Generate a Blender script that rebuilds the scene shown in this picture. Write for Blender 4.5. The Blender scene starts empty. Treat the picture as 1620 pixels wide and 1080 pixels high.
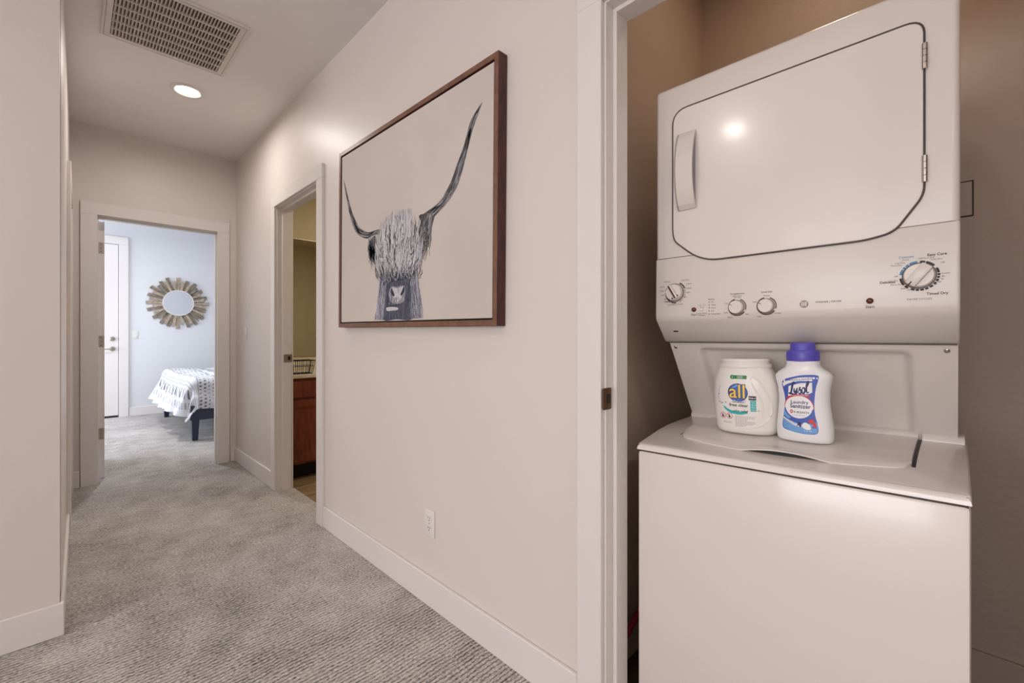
import bpy, bmesh, math, random
from mathutils import Vector, Matrix
random.seed(7)
S = bpy.context.scene
COL = S.collection
H = 1.13            # eye height; the floor is z = 0

# ---------------------------------------------------------------- camera
cd = bpy.data.cameras.new('camera'); cam = bpy.data.objects.new('camera', cd); COL.objects.link(cam)
cam.location = (0, 0, H); cam.rotation_euler = (math.radians(90), 0, math.radians(-45))
cd.sensor_width = 36; cd.lens = 700 / 1620 * 36; cd.shift_y = -7 / 1620; cd.clip_start = 0.02
S.camera = cam
# ---------------------------------------------------------------- world, exposure
w = bpy.data.worlds.new('sky'); S.world = w; w.use_nodes = True
w.node_tree.nodes['Background'].inputs[0].default_value = (0.62, 0.78, 1.0, 1)
w.node_tree.nodes['Background'].inputs[1].default_value = 1.0
S.view_settings.view_transform = 'Standard'; S.view_settings.look = 'None'
S.view_settings.gamma = 1; S.view_settings.use_curve_mapping = False
S.view_settings.exposure = 0.02

def area(name, loc, rot, sx, sy, power, color, shape='RECTANGLE', spread=180):
    l = bpy.data.lights.new(name, 'AREA'); l.shape = shape; l.size = sx; l.size_y = sy
    l.energy = power; l.color = color; l.spread = math.radians(spread)
    o = bpy.data.objects.new(name, l); COL.objects.link(o); o.location = loc
    o.rotation_euler = [math.radians(a) for a in rot]; return o
WARM = (1.0, 0.935, 0.88)
DAY = (0.84, 0.90, 1.0)
# bedroom daylight, plus fill through an added loft window (neither is in the frame)
area('bedroom_daylight', (-2.12, 7.25, 1.30), (0, -90, 0), 1.8, 1.9, 100, DAY)
area('loft_fill', (-6.22, -0.2, 1.65), (0, -90, 0), 1.5, 4.0, 150, (0.985, 0.97, 1.0))
# ceiling downlights: (x, y, watts); those at negative y are added fill
DOWN = [(0.545, 3.54, 8.3), (-1.0, 1.2, 7), (-1.1, -1.4, 4), (-3.4, -1.2, 9), (0.35, -1.3, 6), (-5.6, 1.72, 9)]

# ---------------------------------------------------------------- materials
def lin(c): return tuple(((v/255)/12.92 if v/255 <= .04045 else ((v/255+.055)/1.055)**2.4) for v in c)
M = {}
def mat(name, rgb, rough=.5, metal=0, noise=None, bump=None, coat=0, srgb=True, emit=None, spec=None):
    m = bpy.data.materials.new(name); m.use_nodes = True; nt = m.node_tree; N = nt.nodes; L = nt.links
    b = N['Principled BSDF']; c = lin(rgb) if srgb else rgb
    b.inputs['Base Color'].default_value = (*c, 1); b.inputs['Roughness'].default_value = rough
    b.inputs['Metallic'].default_value = metal
    if spec is not None: b.inputs['Specular IOR Level'].default_value = spec
    if coat: b.inputs['Coat Weight'].default_value = coat; b.inputs['Coat Roughness'].default_value = .12
    if emit: b.inputs['Emission Color'].default_value = (*emit[0], 1); b.inputs['Emission Strength'].default_value = emit[1]
    if noise or bump:
        g = N.new('ShaderNodeNewGeometry')
    if noise:
        sc, amt, stretch = noise
        mp = N.new('ShaderNodeMapping'); mp.inputs['Scale'].default_value = stretch; L.new(g.outputs['Position'], mp.inputs['Vector'])
        n = N.new('ShaderNodeTexNoise'); n.inputs['Scale'].default_value = sc; n.inputs['Detail'].default_value = 6
        L.new(mp.outputs[0], n.inputs['Vector'])
        r = N.new('ShaderNodeValToRGB'); r.color_ramp.elements[0].position = .3; r.color_ramp.elements[1].position = .7
        r.color_ramp.elements[0].color = (*[v*(1-amt) for v in c], 1); r.color_ramp.elements[1].color = (*[min(1, v*(1+amt)) for v in c], 1)
        L.new(n.outputs[0], r.inputs[0]); L.new(r.outputs[0], b.inputs['Base Color'])
    if bump:
        sc, st, dist = bump
        n2 = N.new('ShaderNodeTexNoise'); n2.inputs['Scale'].default_value = sc; n2.inputs['Detail'].default_value = 2
        L.new(g.outputs['Position'], n2.inputs['Vector'])
        bp = N.new('ShaderNodeBump'); bp.inputs['Strength'].default_value = st; bp.inputs['Distance'].default_value = dist
        L.new(n2.outputs[0], bp.inputs['Height']); L.new(bp.outputs[0], b.inputs['Normal'])
    M[name] = m; return m
mat('wall_paint', (226, 217, 211), .42, bump=(70, .10, .004))
mat('bedroom_paint', (226, 226, 228), .6)
mat('closet_shade_tint', (206, 184, 166), .55, bump=(45, .35, .006))  # off-white closet walls; their dim warm light is put into this tan
mat('bath_paint', (222, 208, 176), .6)
mat('ceiling_paint', (236, 231, 228), .8, bump=(90, .12, .004))
mat('trim_paint', (232, 226, 222), .3)
mat('enamel', (228, 219, 212), .25, coat=.4, bump=(190, .06, .002))
mat('plastic_white', (224, 215, 206), .3)
mat('plastic_plate', (232, 228, 222), .35)
mat('recess_shade_grey', (150, 142, 146), .5)
mat('slot_dark', (40, 32, 30), .6)
mat('gasket', (70, 56, 50), .6)
mat('black', (12, 10, 10), .5)
mat('brown_button', (96, 44, 36), .2)
mat('legend', (92, 82, 80), .6)
mat('legend_dark', (62, 44, 42), .6)
mat('legend_blue', (92, 142, 186), .6)
mat('maroon', (92, 40, 34), .5)
mat('emblem', (128, 108, 100), .3, metal=.4)
mat('chrome', (205, 198, 192), .22, metal=1)
mat('nickel', (180, 172, 160), .35, metal=1)
mat('bronze', (120, 92, 72), .35, metal=1)
mat('grille_paint', (222, 214, 206), .45)
mat('duct', (120, 104, 90), .9)
mat('frame_wood', (74, 34, 32), .5, noise=(60, .6, (1, 4, .25)), bump=(120, .5, .002))
mat('frame_face', (122, 86, 66), .4, noise=(40, .25, (1, 1, 1)))
mat('frame_black', (26, 24, 28), .5)
mat('canvas', (208, 198, 190), .75, noise=(1.6, .06, (1, 1, 1)), bump=(900, .1, .0005))
mat('driftwood', (136, 123, 108), .8, noise=(26, .35, (1, 1, 1)), bump=(90, .4, .003))
mat('driftwood_light', (172, 155, 136), .8, noise=(30, .3, (1, 1, 1)), bump=(90, .4, .003))
mat('mirror', (235, 238, 240), .03, metal=1)
mat('bed_navy', (46, 48, 72), .4)
mat('mattress', (225, 225, 228), .8)
mat('cherry', (128, 66, 46), .38, noise=(14, .35, (3, 3, .6)))
mat('toe', (26, 18, 16), .6)
mat('counter', (232, 222, 206), .3)
mat('tile', (142, 118, 88), .45, noise=(7, .3, (1, 3, 1)))
mat('grout', (96, 80, 62), .8)
mat('wire', (30, 26, 24), .4, metal=.6)
mat('hose_red', (170, 40, 62), .4)
mat('tub_white', (236, 231, 224), .3)
mat('bottle_white', (238, 236, 236), .28)
mat('cap_purple', (92, 82, 184), .35)
mat('l_blue', (66, 92, 178), .4); mat('l_sky', (112, 164, 220), .4); mat('l_white', (240, 238, 238), .4)
mat('l_navy', (30, 36, 96), .4); mat('l_red', (206, 52, 52), .4); mat('l_green', (36, 132, 60), .4)
mat('l_teal', (48, 178, 178), .4); mat('l_yellow', (244, 206, 92), .4); mat('l_black', (30, 28, 34), .4)
mat('l_circle', (70, 108, 190), .4); mat('l_grey', (150, 150, 158), .5); mat('l_pale', (206, 200, 222), .5)
mat('lamp_glow', (255, 250, 240), .4, emit=((1.0, .9, .78), 14))

def carpet():
    m = bpy.data.materials.new('carpet'); m.use_nodes = True; nt = m.node_tree; N = nt.nodes; L = nt.links
    b = N['Principled BSDF']; b.inputs['Roughness'].default_value = .95; b.inputs['Specular IOR Level'].default_value = .1
    b.inputs['Sheen Weight'].default_value = .28; b.inputs['Sheen Roughness'].default_value = .45
    g = N.new('ShaderNodeNewGeometry')
    def noise(scale, detail, stretch=(1, 1, 1)):
        mp = N.new('ShaderNodeMapping'); mp.inputs['Scale'].default_value = stretch
        L.new(g.outputs['Position'], mp.inputs[0])
        n = N.new('ShaderNodeTexNoise'); n.inputs['Scale'].default_value = scale; n.inputs['Detail'].default_value = detail
        L.new(mp.outputs[0], n.inputs['Vector']); return n.outputs[0]
    def math_(op, a, bb):
        n = N.new('ShaderNodeMath'); n.operation = op
        for i, v in enumerate((a, bb)):
            if isinstance(v, (int, float)): n.inputs[i].default_value = v
            else: L.new(v, n.inputs[i])
        return n.outputs[0]
    sp = N.new('ShaderNodeSeparateXYZ'); L.new(g.outputs['Position'], sp.inputs[0])
    wob = noise(5, 3); wob2 = noise(55, 2)
    y = math_('ADD', sp.outputs[1], math_('ADD', math_('MULTIPLY', wob, .030), math_('MULTIPLY', wob2, .012)))
    wave = math_('ABSOLUTE', math_('SINE', math_('MULTIPLY', y, math.pi/.0165), 0), 0)
    rib = math_('POWER', wave, .6)            # wide loops, narrow grooves
    brk = math_('ADD', noise(26, 3, (.45, 1.6, 1)), .12)           # grooves fade in and out along the row
    rib = math_('ADD', math_('MULTIPLY', rib, brk), math_('SUBTRACT', 1, brk))
    tuft = noise(150, 4, (.6, 1.5, 1))
    big = noise(1.7, 5); mid = noise(7, 4)
    fac = math_('ADD', math_('MULTIPLY', rib, .85), math_('ADD', math_('MULTIPLY', math_('SUBTRACT', tuft, .5), 1.7),
          math_('ADD', math_('MULTIPLY', math_('SUBTRACT', big, .5), .5), math_('MULTIPLY', math_('SUBTRACT', mid, .5), .42))))
    r = N.new('ShaderNodeValToRGB'); r.color_ramp.elements[0].position = .31; r.color_ramp.elements[1].position = 1.0
    r.color_ramp.elements[0].color = (*lin((58, 46, 38)), 1); r.color_ramp.elements[1].color = (*lin((226, 218, 211)), 1)
    L.new(fac, r.inputs[0]); L.new(r.outputs[0], b.inputs['Base Color'])
    hgt = math_('ADD', math_('MULTIPLY', rib, 1.0), math_('MULTIPLY', tuft, .8))
    bp = N.new('ShaderNodeBump'); bp.inputs['Strength'].default_value = .9; bp.inputs['Distance'].default_value = .006
    L.new(hgt, bp.inputs['Height']); L.new(bp.outputs[0], b.inputs['Normal'])
    M['carpet'] = m
carpet()
def vcol_mat(name, rough):
    m = bpy.data.materials.new(name); m.use_nodes = True; nt = m.node_tree
    a = nt.nodes.new('ShaderNodeAttribute'); a.attribute_name = 'Col'
    b = nt.nodes['Principled BSDF']; b.inputs['Roughness'].default_value = rough
    nt.links.new(a.outputs['Color'], b.inputs['Base Color']); M[name] = m
vcol_mat('print_ink', .75); vcol_mat('woven', .9)

# ---------------------------------------------------------------- helpers
ORG = {}
def thing(name, label, cat, loc, group=None, rot=(0, 0, 0), local=False):
    """an Empty that parents its parts; parts are modelled in world space unless local"""
    o = bpy.data.objects.new(name, None); COL.objects.link(o); o.empty_display_size = .05
    o.location = loc; o.rotation_euler = rot; o['label'] = label; o['category'] = cat
    if group: o['group'] = group
    ORG[o.name] = Vector((0, 0, 0)) if local else Vector(loc)
    return o
def obj(name, bm, m, parent=None, smooth=False, label=None, angle=40):
    me = bpy.data.meshes.new(name)
    off = ORG.get(parent.name, Vector((0, 0, 0))) if parent else Vector((0, 0, 0))
    bmesh.ops.recalc_face_normals(bm, faces=bm.faces[:])
    if off.length: bmesh.ops.translate(bm, verts=bm.verts[:], vec=-off)
    bm.to_mesh(me); bm.free()
    for mm in (m if isinstance(m, (list, tuple)) else [m]): me.materials.append(M[mm])
    if smooth:
        for p in me.polygons: p.use_smooth = True
        if angle < 180: me.set_sharp_from_angle(angle=math.radians(angle))
    o = bpy.data.objects.new(name, me); COL.objects.link(o)
    if parent: o.parent = parent; ORG[o.name] = off
    else: ORG[o.name] = Vector((0, 0, 0))
    if label: o['label'] = label
    return o
def struct(name, bm, m, label=None, parent=None, **k):
    o = obj(name, bm, m, parent, **k)
    if not parent: o['kind'] = 'structure'
    if label: o['label'] = label
    return o
def tag(o, label, cat, group=None):
    o['label'] = label; o['category'] = cat
    if group: o['group'] = group
    return o
def box(bm, x0, x1, y0, y1, z0, z1, bev=0, seg=2):
    x0, x1 = sorted((x0, x1)); y0, y1 = sorted((y0, y1)); z0, z1 = sorted((z0, z1))
    r = bmesh.ops.create_cube(bm, size=1)
    vs = r['verts']
    for v in vs:
        v.co = Vector((x0 if v.co.x < 0 else x1, y0 if v.co.y < 0 else y1, z0 if v.co.z < 0 else z1))
    if bev:
        es = list({e for v in vs for e in v.link_edges})
        bmesh.ops.bevel(bm, geom=es, offset=bev, segments=seg, profile=.5, affect='EDGES')
    return bm
def B(*a, **k): return box(bmesh.new(), *a, **k)
def prism(bm, pts, axis, d0, d1, bev=0, seg=2):
    """pts (u,v) polygon extruded along axis between d0 and d1"""
    def P(u, v, d): return {'x': (d, u, v), 'y': (u, d, v), 'z': (u, v, d)}[axis]
    a = [bm.verts.new(P(u, v, d0)) for u, v in pts]; b = [bm.verts.new(P(u, v, d1)) for u, v in pts]
    fs = [bm.faces.new(a), bm.faces.new(b[::-1])]
    n = len(pts)
    for i in range(n): fs.append(bm.faces.new((a[i], b[i], b[(i+1) % n], a[(i+1) % n])))
    bmesh.ops.recalc_face_normals(bm, faces=fs)
    if bev:
        es = list({e for f in fs for e in f.edges})
        bmesh.ops.bevel(bm, geom=es, offset=bev, segments=seg, profile=.5, affect='EDGES')
    return bm
def frame_prism(bm, outer, inner, axis, d0, d1):
    """closed ring between two polygons of the same count"""
    def P(u, v, d): return {'x': (d, u, v), 'y': (u, d, v), 'z': (u, v, d)}[axis]
    n = len(outer)
    R = [[bm.verts.new(P(u, v, d)) for u, v in pts] for pts, d in ((outer, d0), (inner, d0), (inner, d1), (outer, d1))]
    for k in range(4):
        A, C = R[k], R[(k+1) % 4]
        for i in range(n): bm.faces.new((A[i], A[(i+1) % n], C[(i+1) % n], C[i]))
    return bm
def lathe(bm, prof, mtx, n=32):
    """prof (r, h) revolved about local z, placed with a matrix"""
    rings = []
    for r, h in prof:
        if r < 1e-6: rings.append([bm.verts.new(mtx @ Vector((0, 0, h)))])
        else: rings.append([bm.verts.new(mtx @ Vector((r*math.cos(2*math.pi*i/n), r*math.sin(2*math.pi*i/n), h))) for i in range(n)])
    for a, b in zip(rings, rings[1:]):
        for i in range(n):
            j = (i+1) % n
            if len(a) == 1 and len(b) == 1: continue
            if len(a) == 1: bm.faces.new((a[0], b[i], b[j]))
            elif len(b) == 1: bm.faces.new((a[i], a[j], b[0]))
            else: bm.faces.new((a[i], a[j], b[j], b[i]))
    return bm
def tube(bm, pts, r, n=8):
    pts = [Vector(p) for p in pts]; rings = []
    for i, p in enumerate(pts):
        t = (pts[min(i+1, len(pts)-1)] - pts[max(i-1, 0)]).normalized()
        up = Vector((0, 0, 1)) if abs(t.z) < .9 else Vector((1, 0, 0))
        u = t.cross(up).normalized(); v = t.cross(u)
        rr = r[i] if isinstance(r, (list, tuple)) else r
        rings.append([bm.verts.new(p + rr*(u*math.cos(2*math.pi*k/n) + v*math.sin(2*math.pi*k/n))) for k in range(n)])
    for a, b in zip(rings, rings[1:]):
        for i in range(n): bm.faces.new((a[i], a[(i+1) % n], b[(i+1) % n], b[i]))
    bm.faces.new(rings[0][::-1]); bm.faces.new(rings[-1])
    return bm
def cat(pts, k=8, closed=False):
    """Catmull-Rom through 2-D points"""
    o = []; n = len(pts)
    rng = range(n if closed else n-1)
    for i in rng:
        g = (lambda j: pts[j % n]) if closed else (lambda j: pts[max(0, min(n-1, j))])
        p0, p1, p2, p3 = g(i-1), g(i), g(i+1), g(i+2)
        for s in range(k):
            t = s/k
            o.append(tuple(.5*((2*b)+(-a+c)*t+(2*a-5*b+4*c-d)*t*t+(-a+3*b-3*c+d)*t**3) for a, b, c, d in zip(p0, p1, p2, p3)))
    if not closed: o.append(tuple(pts[-1]))
    return o
def roundpoly(pts, rad, k=5):
    """round the corners of a polygon; rad per corner"""
    o = []; n = len(pts)
    for i, p in enumerate(pts):
        p = Vector(p); a = (Vector(pts[i-1]) - p); b = (Vector(pts[(i+1) % n]) - p)
        r = min(rad[i] if isinstance(rad, (list, tuple)) else rad, a.length*.48, b.length*.48)
        A = p + a.normalized()*r; Bq = p + b.normalized()*r
        for s in range(k+1):
            t = s/k; o.append(tuple(A*(1-t)**2 + p*2*t*(1-t) + Bq*t*t))
    return o
def offset_poly(pts, d):
    """grow a convex counter-clockwise polygon outward"""
    n = len(pts); ar = sum(pts[i][0]*pts[(i+1) % n][1]-pts[(i+1) % n][0]*pts[i][1] for i in range(n)); sg = 1 if ar > 0 else -1
    o = []
    for i in range(n):
        t = (Vector(pts[(i+1) % n]) - Vector(pts[i-1])).normalized()
        o.append((pts[i][0] + sg*d*t.y, pts[i][1] - sg*d*t.x))
    return o
def circ(cx, cy, r, n=32, ry=None): return [(cx+r*math.cos(2*math.pi*i/n), cy+(ry or r)*math.sin(2*math.pi*i/n)) for i in range(n)]
def arc_band(cx, cy, r0, r1, a0, a1, n=8):
    """angles in degrees, clockwise from the top, as on a dial"""
    an = [math.radians(a0+(a1-a0)*i/n) for i in range(n+1)]
    return [(cx+r1*math.sin(t), cy+r1*math.cos(t)) for t in an] + [(cx+r0*math.sin(t), cy+r0*math.cos(t)) for t in an[::-1]]
def ribbon(pts, wd):
    L_, R_ = [], []
    for i, p in enumerate(pts):
        a = Vector(pts[max(0, i-1)]); b = Vector(pts[min(len(pts)-1, i+1)]); t = (b-a)
        t = t.normalized() if t.length > 1e-9 else Vector((1, 0))
        ww = (wd[i] if isinstance(wd, (list, tuple)) else wd)/2
        L_.append((p[0]-t.y*ww, p[1]+t.x*ww)); R_.append((p[0]+t.y*ww, p[1]-t.x*ww))
    return L_, R_
def text_geo(s, size, bold=0, shear=0, align='CENTER'):
    cu = bpy.data.curves.new('t', 'FONT'); cu.body = s; cu.size = size; cu.offset = bold*size; cu.shear = shear
    cu.align_x = align; cu.align_y = 'CENTER'; cu.resolution_u = 3
    o = bpy.data.objects.new('t', cu); COL.objects.link(o)
    me = bpy.data.meshes.new_from_object(o.evaluated_get(bpy.context.evaluated_depsgraph_get()))
    V = [(v.co.x, v.co.y) for v in me.vertices]; F = [tuple(p.vertices) for p in me.polygons]
    bpy.data.objects.remove(o); bpy.data.curves.remove(cu); bpy.data.meshes.remove(me)
    return V, F
class Art:
    """flat printing: coloured shapes in (p right, q up) metres, laid on a surface f(p, q, height)"""
    def __init__(s): s.items = []; s.mats = []
    def add(s, V, F, m, layer):
        if m not in s.mats: s.mats.append(m)
        s.items.append((V, F, s.mats.index(m), layer))
    def poly(s, pts, m, layer=1): s.add(list(pts), [tuple(range(len(pts)))], m, layer)
    def strip(s, L_, R_, m, layer=1):
        n = len(L_); s.add(L_+R_, [(i, i+1, n+i+1, n+i) for i in range(n-1)], m, layer)
    def line(s, pts, wd, m, layer=1): s.strip(*ribbon(pts, wd), m, layer)
    def text(s, t, p, q, size, m, layer=2, bold=0, shear=0, align='CENTER', sx=1, rot=0):
        V, F = text_geo(t, size, bold, shear, align); c, sn = math.cos(rot), math.sin(rot)
        s.add([(p+(x*sx*c-y*sn), q+(x*sx*sn+y*c)) for x, y in V], F, m, layer)
    def build(s, name, f, parent, cut=None, step=.0003, label=None):
        bm = bmesh.new()
        for V, F, mi, ly in s.items:
            b2 = bmesh.new(); vs = [b2.verts.new((x, y, 0)) for x, y in V]
            for fc in F:
                try: b2.faces.new([vs[i] for i in fc])
                except ValueError: pass
            if cut:
                for ax in (0, 1):
                    lo = min(v[ax] for v in V); hi = max(v[ax] for v in V); c = math.ceil(lo/cut)*cut
                    while c < hi:
                        bmesh.ops.bisect_plane(b2, geom=b2.verts[:]+b2.edges[:]+b2.faces[:], plane_co=(c, 0, 0) if ax == 0 else (0, c, 0),
                                               plane_no=(1, 0, 0) if ax == 0 else (0, 1, 0), dist=1e-6)
                        c += cut
            mp = {}
            for v in b2.verts: mp[v] = bm.verts.new(f(v.co.x, v.co.y, ly*step))
            for fc in b2.faces:
                nf = bm.faces.new([mp[v] for v in fc.verts]); nf.material_index = mi
            b2.free()
        # printing is an open sheet: keep the faces as laid
        me = bpy.data.meshes.new(name); off = ORG.get(parent.name, Vector((0, 0, 0)))
        bmesh.ops.translate(bm, verts=bm.verts[:], vec=-off); bm.to_mesh(me); bm.free()
        for m in s.mats: me.materials.append(M[m])
        o = bpy.data.objects.new(name, me); COL.objects.link(o); o.parent = parent; ORG[o.name] = off
        if label: o['label'] = label
        return o
def facing(axis, pos):
    """matrix that lays local z out of a wall: 'x-' faces -x, 'y-' faces -y, 'z-' faces down"""
    R = {'x-': Matrix(((0, 0, -1), (-1, 0, 0), (0, 1, 0))), 'y-': Matrix(((1, 0, 0), (0, 0, -1), (0, 1, 0))),
         'z-': Matrix(((1, 0, 0), (0, -1, 0), (0, 0, -1))), 'z+': Matrix.Identity(3)}[axis]
    return Matrix.Translation(pos) @ R.to_4x4()

# ================================================================ SETTING
W = 1.078; WB = 1.19; CE = 2.739; YE = 4.65
struct('floor', B(-6.2, 1.19, -2.7, 8.42, -.05, 0), 'carpet', 'grey heathered ribbed carpet through the hall and bedroom')
struct('floor_bedroom', B(1.19, 4.3, 4.70, 8.42, -.05, 0), 'carpet', 'same grey carpet under the bed')
struct('floor_closet', B(1.19, 2.16, -.42, .92, -.06, -.008), 'grout', 'bare closet floor under the laundry machine')
ft = struct('floor_bathroom', B(1.19, 3.3, .95, 4.4, -.06, -.014), 'grout', 'bathroom floor of brown tiles')
first = None
for i in range(3):
    for j in range(6):
        x = 1.345+i*.304; y = 2.60+j*.200
        if first is None:
            bm = B(-.15, .15, -.098, .098, -.006, .006, bev=.002, seg=1); first = obj('tile', bm, 'tile', ft); t = first
        else:
            t = first.copy(); COL.objects.link(t); t.parent = ft
        t.location = (x, y, -.010+random.uniform(0, .001))
struct('ceiling', B(-6.2, 1.19, -2.7, 4.77, CE, CE+.08), 'ceiling_paint', 'flat off white hall ceiling')
struct('ceiling_closet', B(1.19, 2.16, -.42, .92, CE, CE+.08), 'closet_shade_tint')
struct('ceiling_bathroom', B(1.19, 3.3, .95, 4.4, 2.60, 2.68), 'bath_paint')
struct('ceiling_bedroom', B(-2.3, 4.3, 4.77, 8.47, 2.80, 2.88), 'bedroom_paint')
bm = bmesh.new()
for y0, y1, z0, z1 in ((-2.7, -.238, 0, CE), (-.238, .718, 2.092, CE), (.718, 2.735, 0, CE), (2.735, 3.535, 2.092, CE), (3.535, 4.77, 0, CE)):
    box(bm, W, WB, y0, y1, z0, z1)
struct('wall_right', bm, 'wall_paint', 'long off white hall wall that carries the cow picture')
bm = bmesh.new()
for x0, x1, z0, z1 in ((-.14, .130, 0, CE), (.130, .945, 2.078, CE), (.945, W, 0, CE)):
    box(bm, x0, x1, YE, YE+.12, z0, z1)
struct('wall_end', bm, 'wall_paint', 'end wall of the hall around the bedroom doorway')
LW = dict(angle=-.012)
def leftrot(o):
    o.location = (-.0255, 2.40, 0); o.rotation_euler = (0, 0, LW['angle'])
bm = bmesh.new()
for y0, y1, z0, z1 in ((.116, 1.255, 0, CE), (1.255, 2.095, 2.06, CE), (2.095, 2.27, 0, CE)): box(bm, -.115, 0, y0, y1, z0, z1)
leftrot(struct('wall_left', bm, 'wall_paint', 'left hall wall seen edge on'))
struct('wall_corner', B(-6.2, -.0262, 2.40, 2.515, 0, CE), 'wall_paint', 'short wall facing the loft at the left')
struct('wall_back', B(-6.2, WB, -2.8, -2.7, 0, CE), 'wall_paint')
def window_wall(name, wname, x0, x1, y0, y1, wy0, wy1, wz0, wz1, top, m):
    bm = bmesh.new(); box(bm, x0, x1, y0, wy0, 0, top); box(bm, x0, x1, wy1, y1, 0, top)
    box(bm, x0, x1, wy0, wy1, 0, wz0); box(bm, x0, x1, wy0, wy1, wz1, top); struct(name, bm, m)
    bm = bmesh.new(); xm = (x0+x1)/2
    frame_prism(bm, [(wy0, wz0), (wy1, wz0), (wy1, wz1), (wy0, wz1)], [(wy0+.05, wz0+.05), (wy1-.05, wz0+.05), (wy1-.05, wz1-.05), (wy0+.05, wz1-.05)], 'x', xm-.03, xm+.03)
    wo = struct(wname, bm, 'trim_paint'); ym = (wy0+wy1)/2
    obj('mullion', B(xm-.02, xm+.02, ym-.02, ym+.02, wz0+.05, wz1-.05), 'trim_paint', wo)
window_wall('wall_loft', 'fill_window_1', -6.3, -6.2, -2.8, 2.515, -2.2, 1.8, .9, 2.4, CE, 'wall_paint')  # unseen loft window, added to carry the fill light
window_wall('wall_bedroom_left', 'window_2', -2.3, -2.2, 4.77, 8.47, 6.3, 8.2, .4, 2.2, 2.80, 'bedroom_paint')
struct('wall_bedroom_far', B(-2.3, 4.3, 8.35, 8.47, 0, 2.80), 'bedroom_paint', 'cool white bedroom wall behind the bed')
struct('wall_bedroom_right', B(4.2, 4.3, 4.77, 8.35, 0, 2.80), 'bedroom_paint')
bm = bmesh.new(); box(bm, -2.2, -.14, 4.70, 4.77, 0, 2.80); box(bm, WB, 4.2, 4.70, 4.77, 0, 2.80)
struct('wall_bedroom_near', bm, 'bedroom_paint')
bm = bmesh.new(); box(bm, WB, 3.2, 4.30, 4.42, 0, 2.6); struct('wall_bathroom_far', bm, 'bath_paint', 'cream bathroom wall above the vanity')
bm = bmesh.new(); box(bm, 3.2, 3.3, .92, 4.42, 0, 2.6); struct('wall_bathroom_right', bm, 'bath_paint')
struct('wall_bathroom_near', B(WB, 3.2, .92, .99, 0, 2.6), 'bath_paint')
struct('wall_closet_left', B(WB, 2.06, .82, .90, -.01, CE), 'closet_shade_tint', 'closet wall left of the laundry machine, tinted tan for dim warm light')
struct('wall_closet_back', B(2.06, 2.14, -.40, .90, -.01, CE), 'closet_shade_tint', 'closet wall behind the laundry machine, tinted tan for dim warm light')
struct('wall_closet_right', B(WB, 2.06, -.40, -.32, -.01, CE), 'closet_shade_tint')

# baseboards
def base(name, x0, x1, y0, y1, m='trim_paint', h=.125, rot=False, label=None):
    o = struct(name, B(x0, x1, y0, y1, .0, h, bev=.003, seg=1), m, label)
    if rot: leftrot(o)
    return o
base('baseboard_right', W-.014, W, .793, 2.662, label='white baseboard under the cow picture')
base('baseboard_right_far', W-.014, W, 3.606, YE, label='white baseboard past the bathroom door')
base('baseboard_end_left', -.0, .053, YE-.014, YE); base('baseboard_end_right', 1.030, W-.014, YE-.014, YE)
base('baseboard_corner', -6.2, -.0135, 2.386, 2.40, label='white baseboard on the left corner wall')
base('baseboard_left', 0, .012, 0.0, 1.175, rot=True)
base('baseboard_bedroom', .598, 4.2, 8.336, 8.35, label='white bedroom baseboard below the sunburst mirror')
base('baseboard_closet', 2.048, 2.06, -.32, .82, h=.128, m='closet_shade_tint'); base('baseboard_closet_left', WB, 2.048, .808, .82, h=.128, m='closet_shade_tint')

# door trims: casing, jamb, stop
def casing_x(name, y0, y1, top, label, cw=.083, strike=None, door_side='+'):
    """casing on the right hall wall round an opening y0..y1 (jamb faces), with jamb and stop"""
    x0, x1 = W-.018, W; bm = bmesh.new(); r = .006
    box(bm, x0, x1, y0-r-cw, y0-r, 0, top+r, bev=.002, seg=1); box(bm, x0, x1, y1+r, y1+r+cw, 0, top+r, bev=.002, seg=1)
    box(bm, x0, x1, y0-r-cw, y1+r+cw, top+r, top+r+cw, bev=.002, seg=1)
    c = struct(name, bm, 'trim_paint', label)
    bm = bmesh.new(); box(bm, W, WB, y0-.016, y0, 0, top); box(bm, W, WB, y1, y1+.016, 0, top); box(bm, W, WB, y0-.016, y1+.016, top, top+.012)
    obj('jamb', bm, 'trim_paint', c)
    s0, s1 = (1.112, 1.172)
    bm = bmesh.new(); box(bm, s0, s1, y0, y0+.013, 0, top-.013, bev=.001, seg=1); box(bm, s0, s1, y1-.013, y1, 0, top-.013, bev=.001, seg=1); box(bm, s0, s1, y0, y1, top-.013, top, bev=.001, seg=1)
    obj('door_stop', bm, 'trim_paint', c)
    return c
c1 = casing_x('trim_1', -.222, .700, 2.079, 'white door casing round the laundry closet opening')
# closet strike plate
def strike(parent, xa, xb, y, z0, z1, m, label):
    yf = y-.0022
    s = obj('strike_plate', prism(bmesh.new(), roundpoly([(xa, z0), (xb, z0), (xb, z1), (xa, z1)], .006), 'y', yf, y+.001), m, parent, label=label)
    xm = xa+(xb-xa)*.62; zm = (z0+z1)/2
    obj('latch_hole', prism(bmesh.new(), roundpoly([(xm-.008, zm-.014), (xm+.009, zm-.014), (xm+.009, zm+.014), (xm-.008, zm+.014)], .006), 'y', yf-.0005, yf+.0004), 'black', s)
    for dz in (-.022, .022):
        bm = bmesh.new(); lathe(bm, [(0, .0012), (.003, .0006), (.0034, 0)], Matrix.Translation((xm, yf, zm+dz)) @ facing('y-', (0, 0, 0)).to_3x3().to_4x4(), 10); obj('screw', bm, m, s)
    return s
strike(c1, 1.061, 1.103, .700, .924, .985, 'bronze', 'dark bronze strike plate')
c2 = casing_x('trim_2', 2.751, 3.519, 2.079, 'white door casing round the bathroom doorway')
strike(c2, 1.120, 1.178, 3.506, .944, 1.002, 'nickel', 'satin nickel strike plate')
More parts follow.
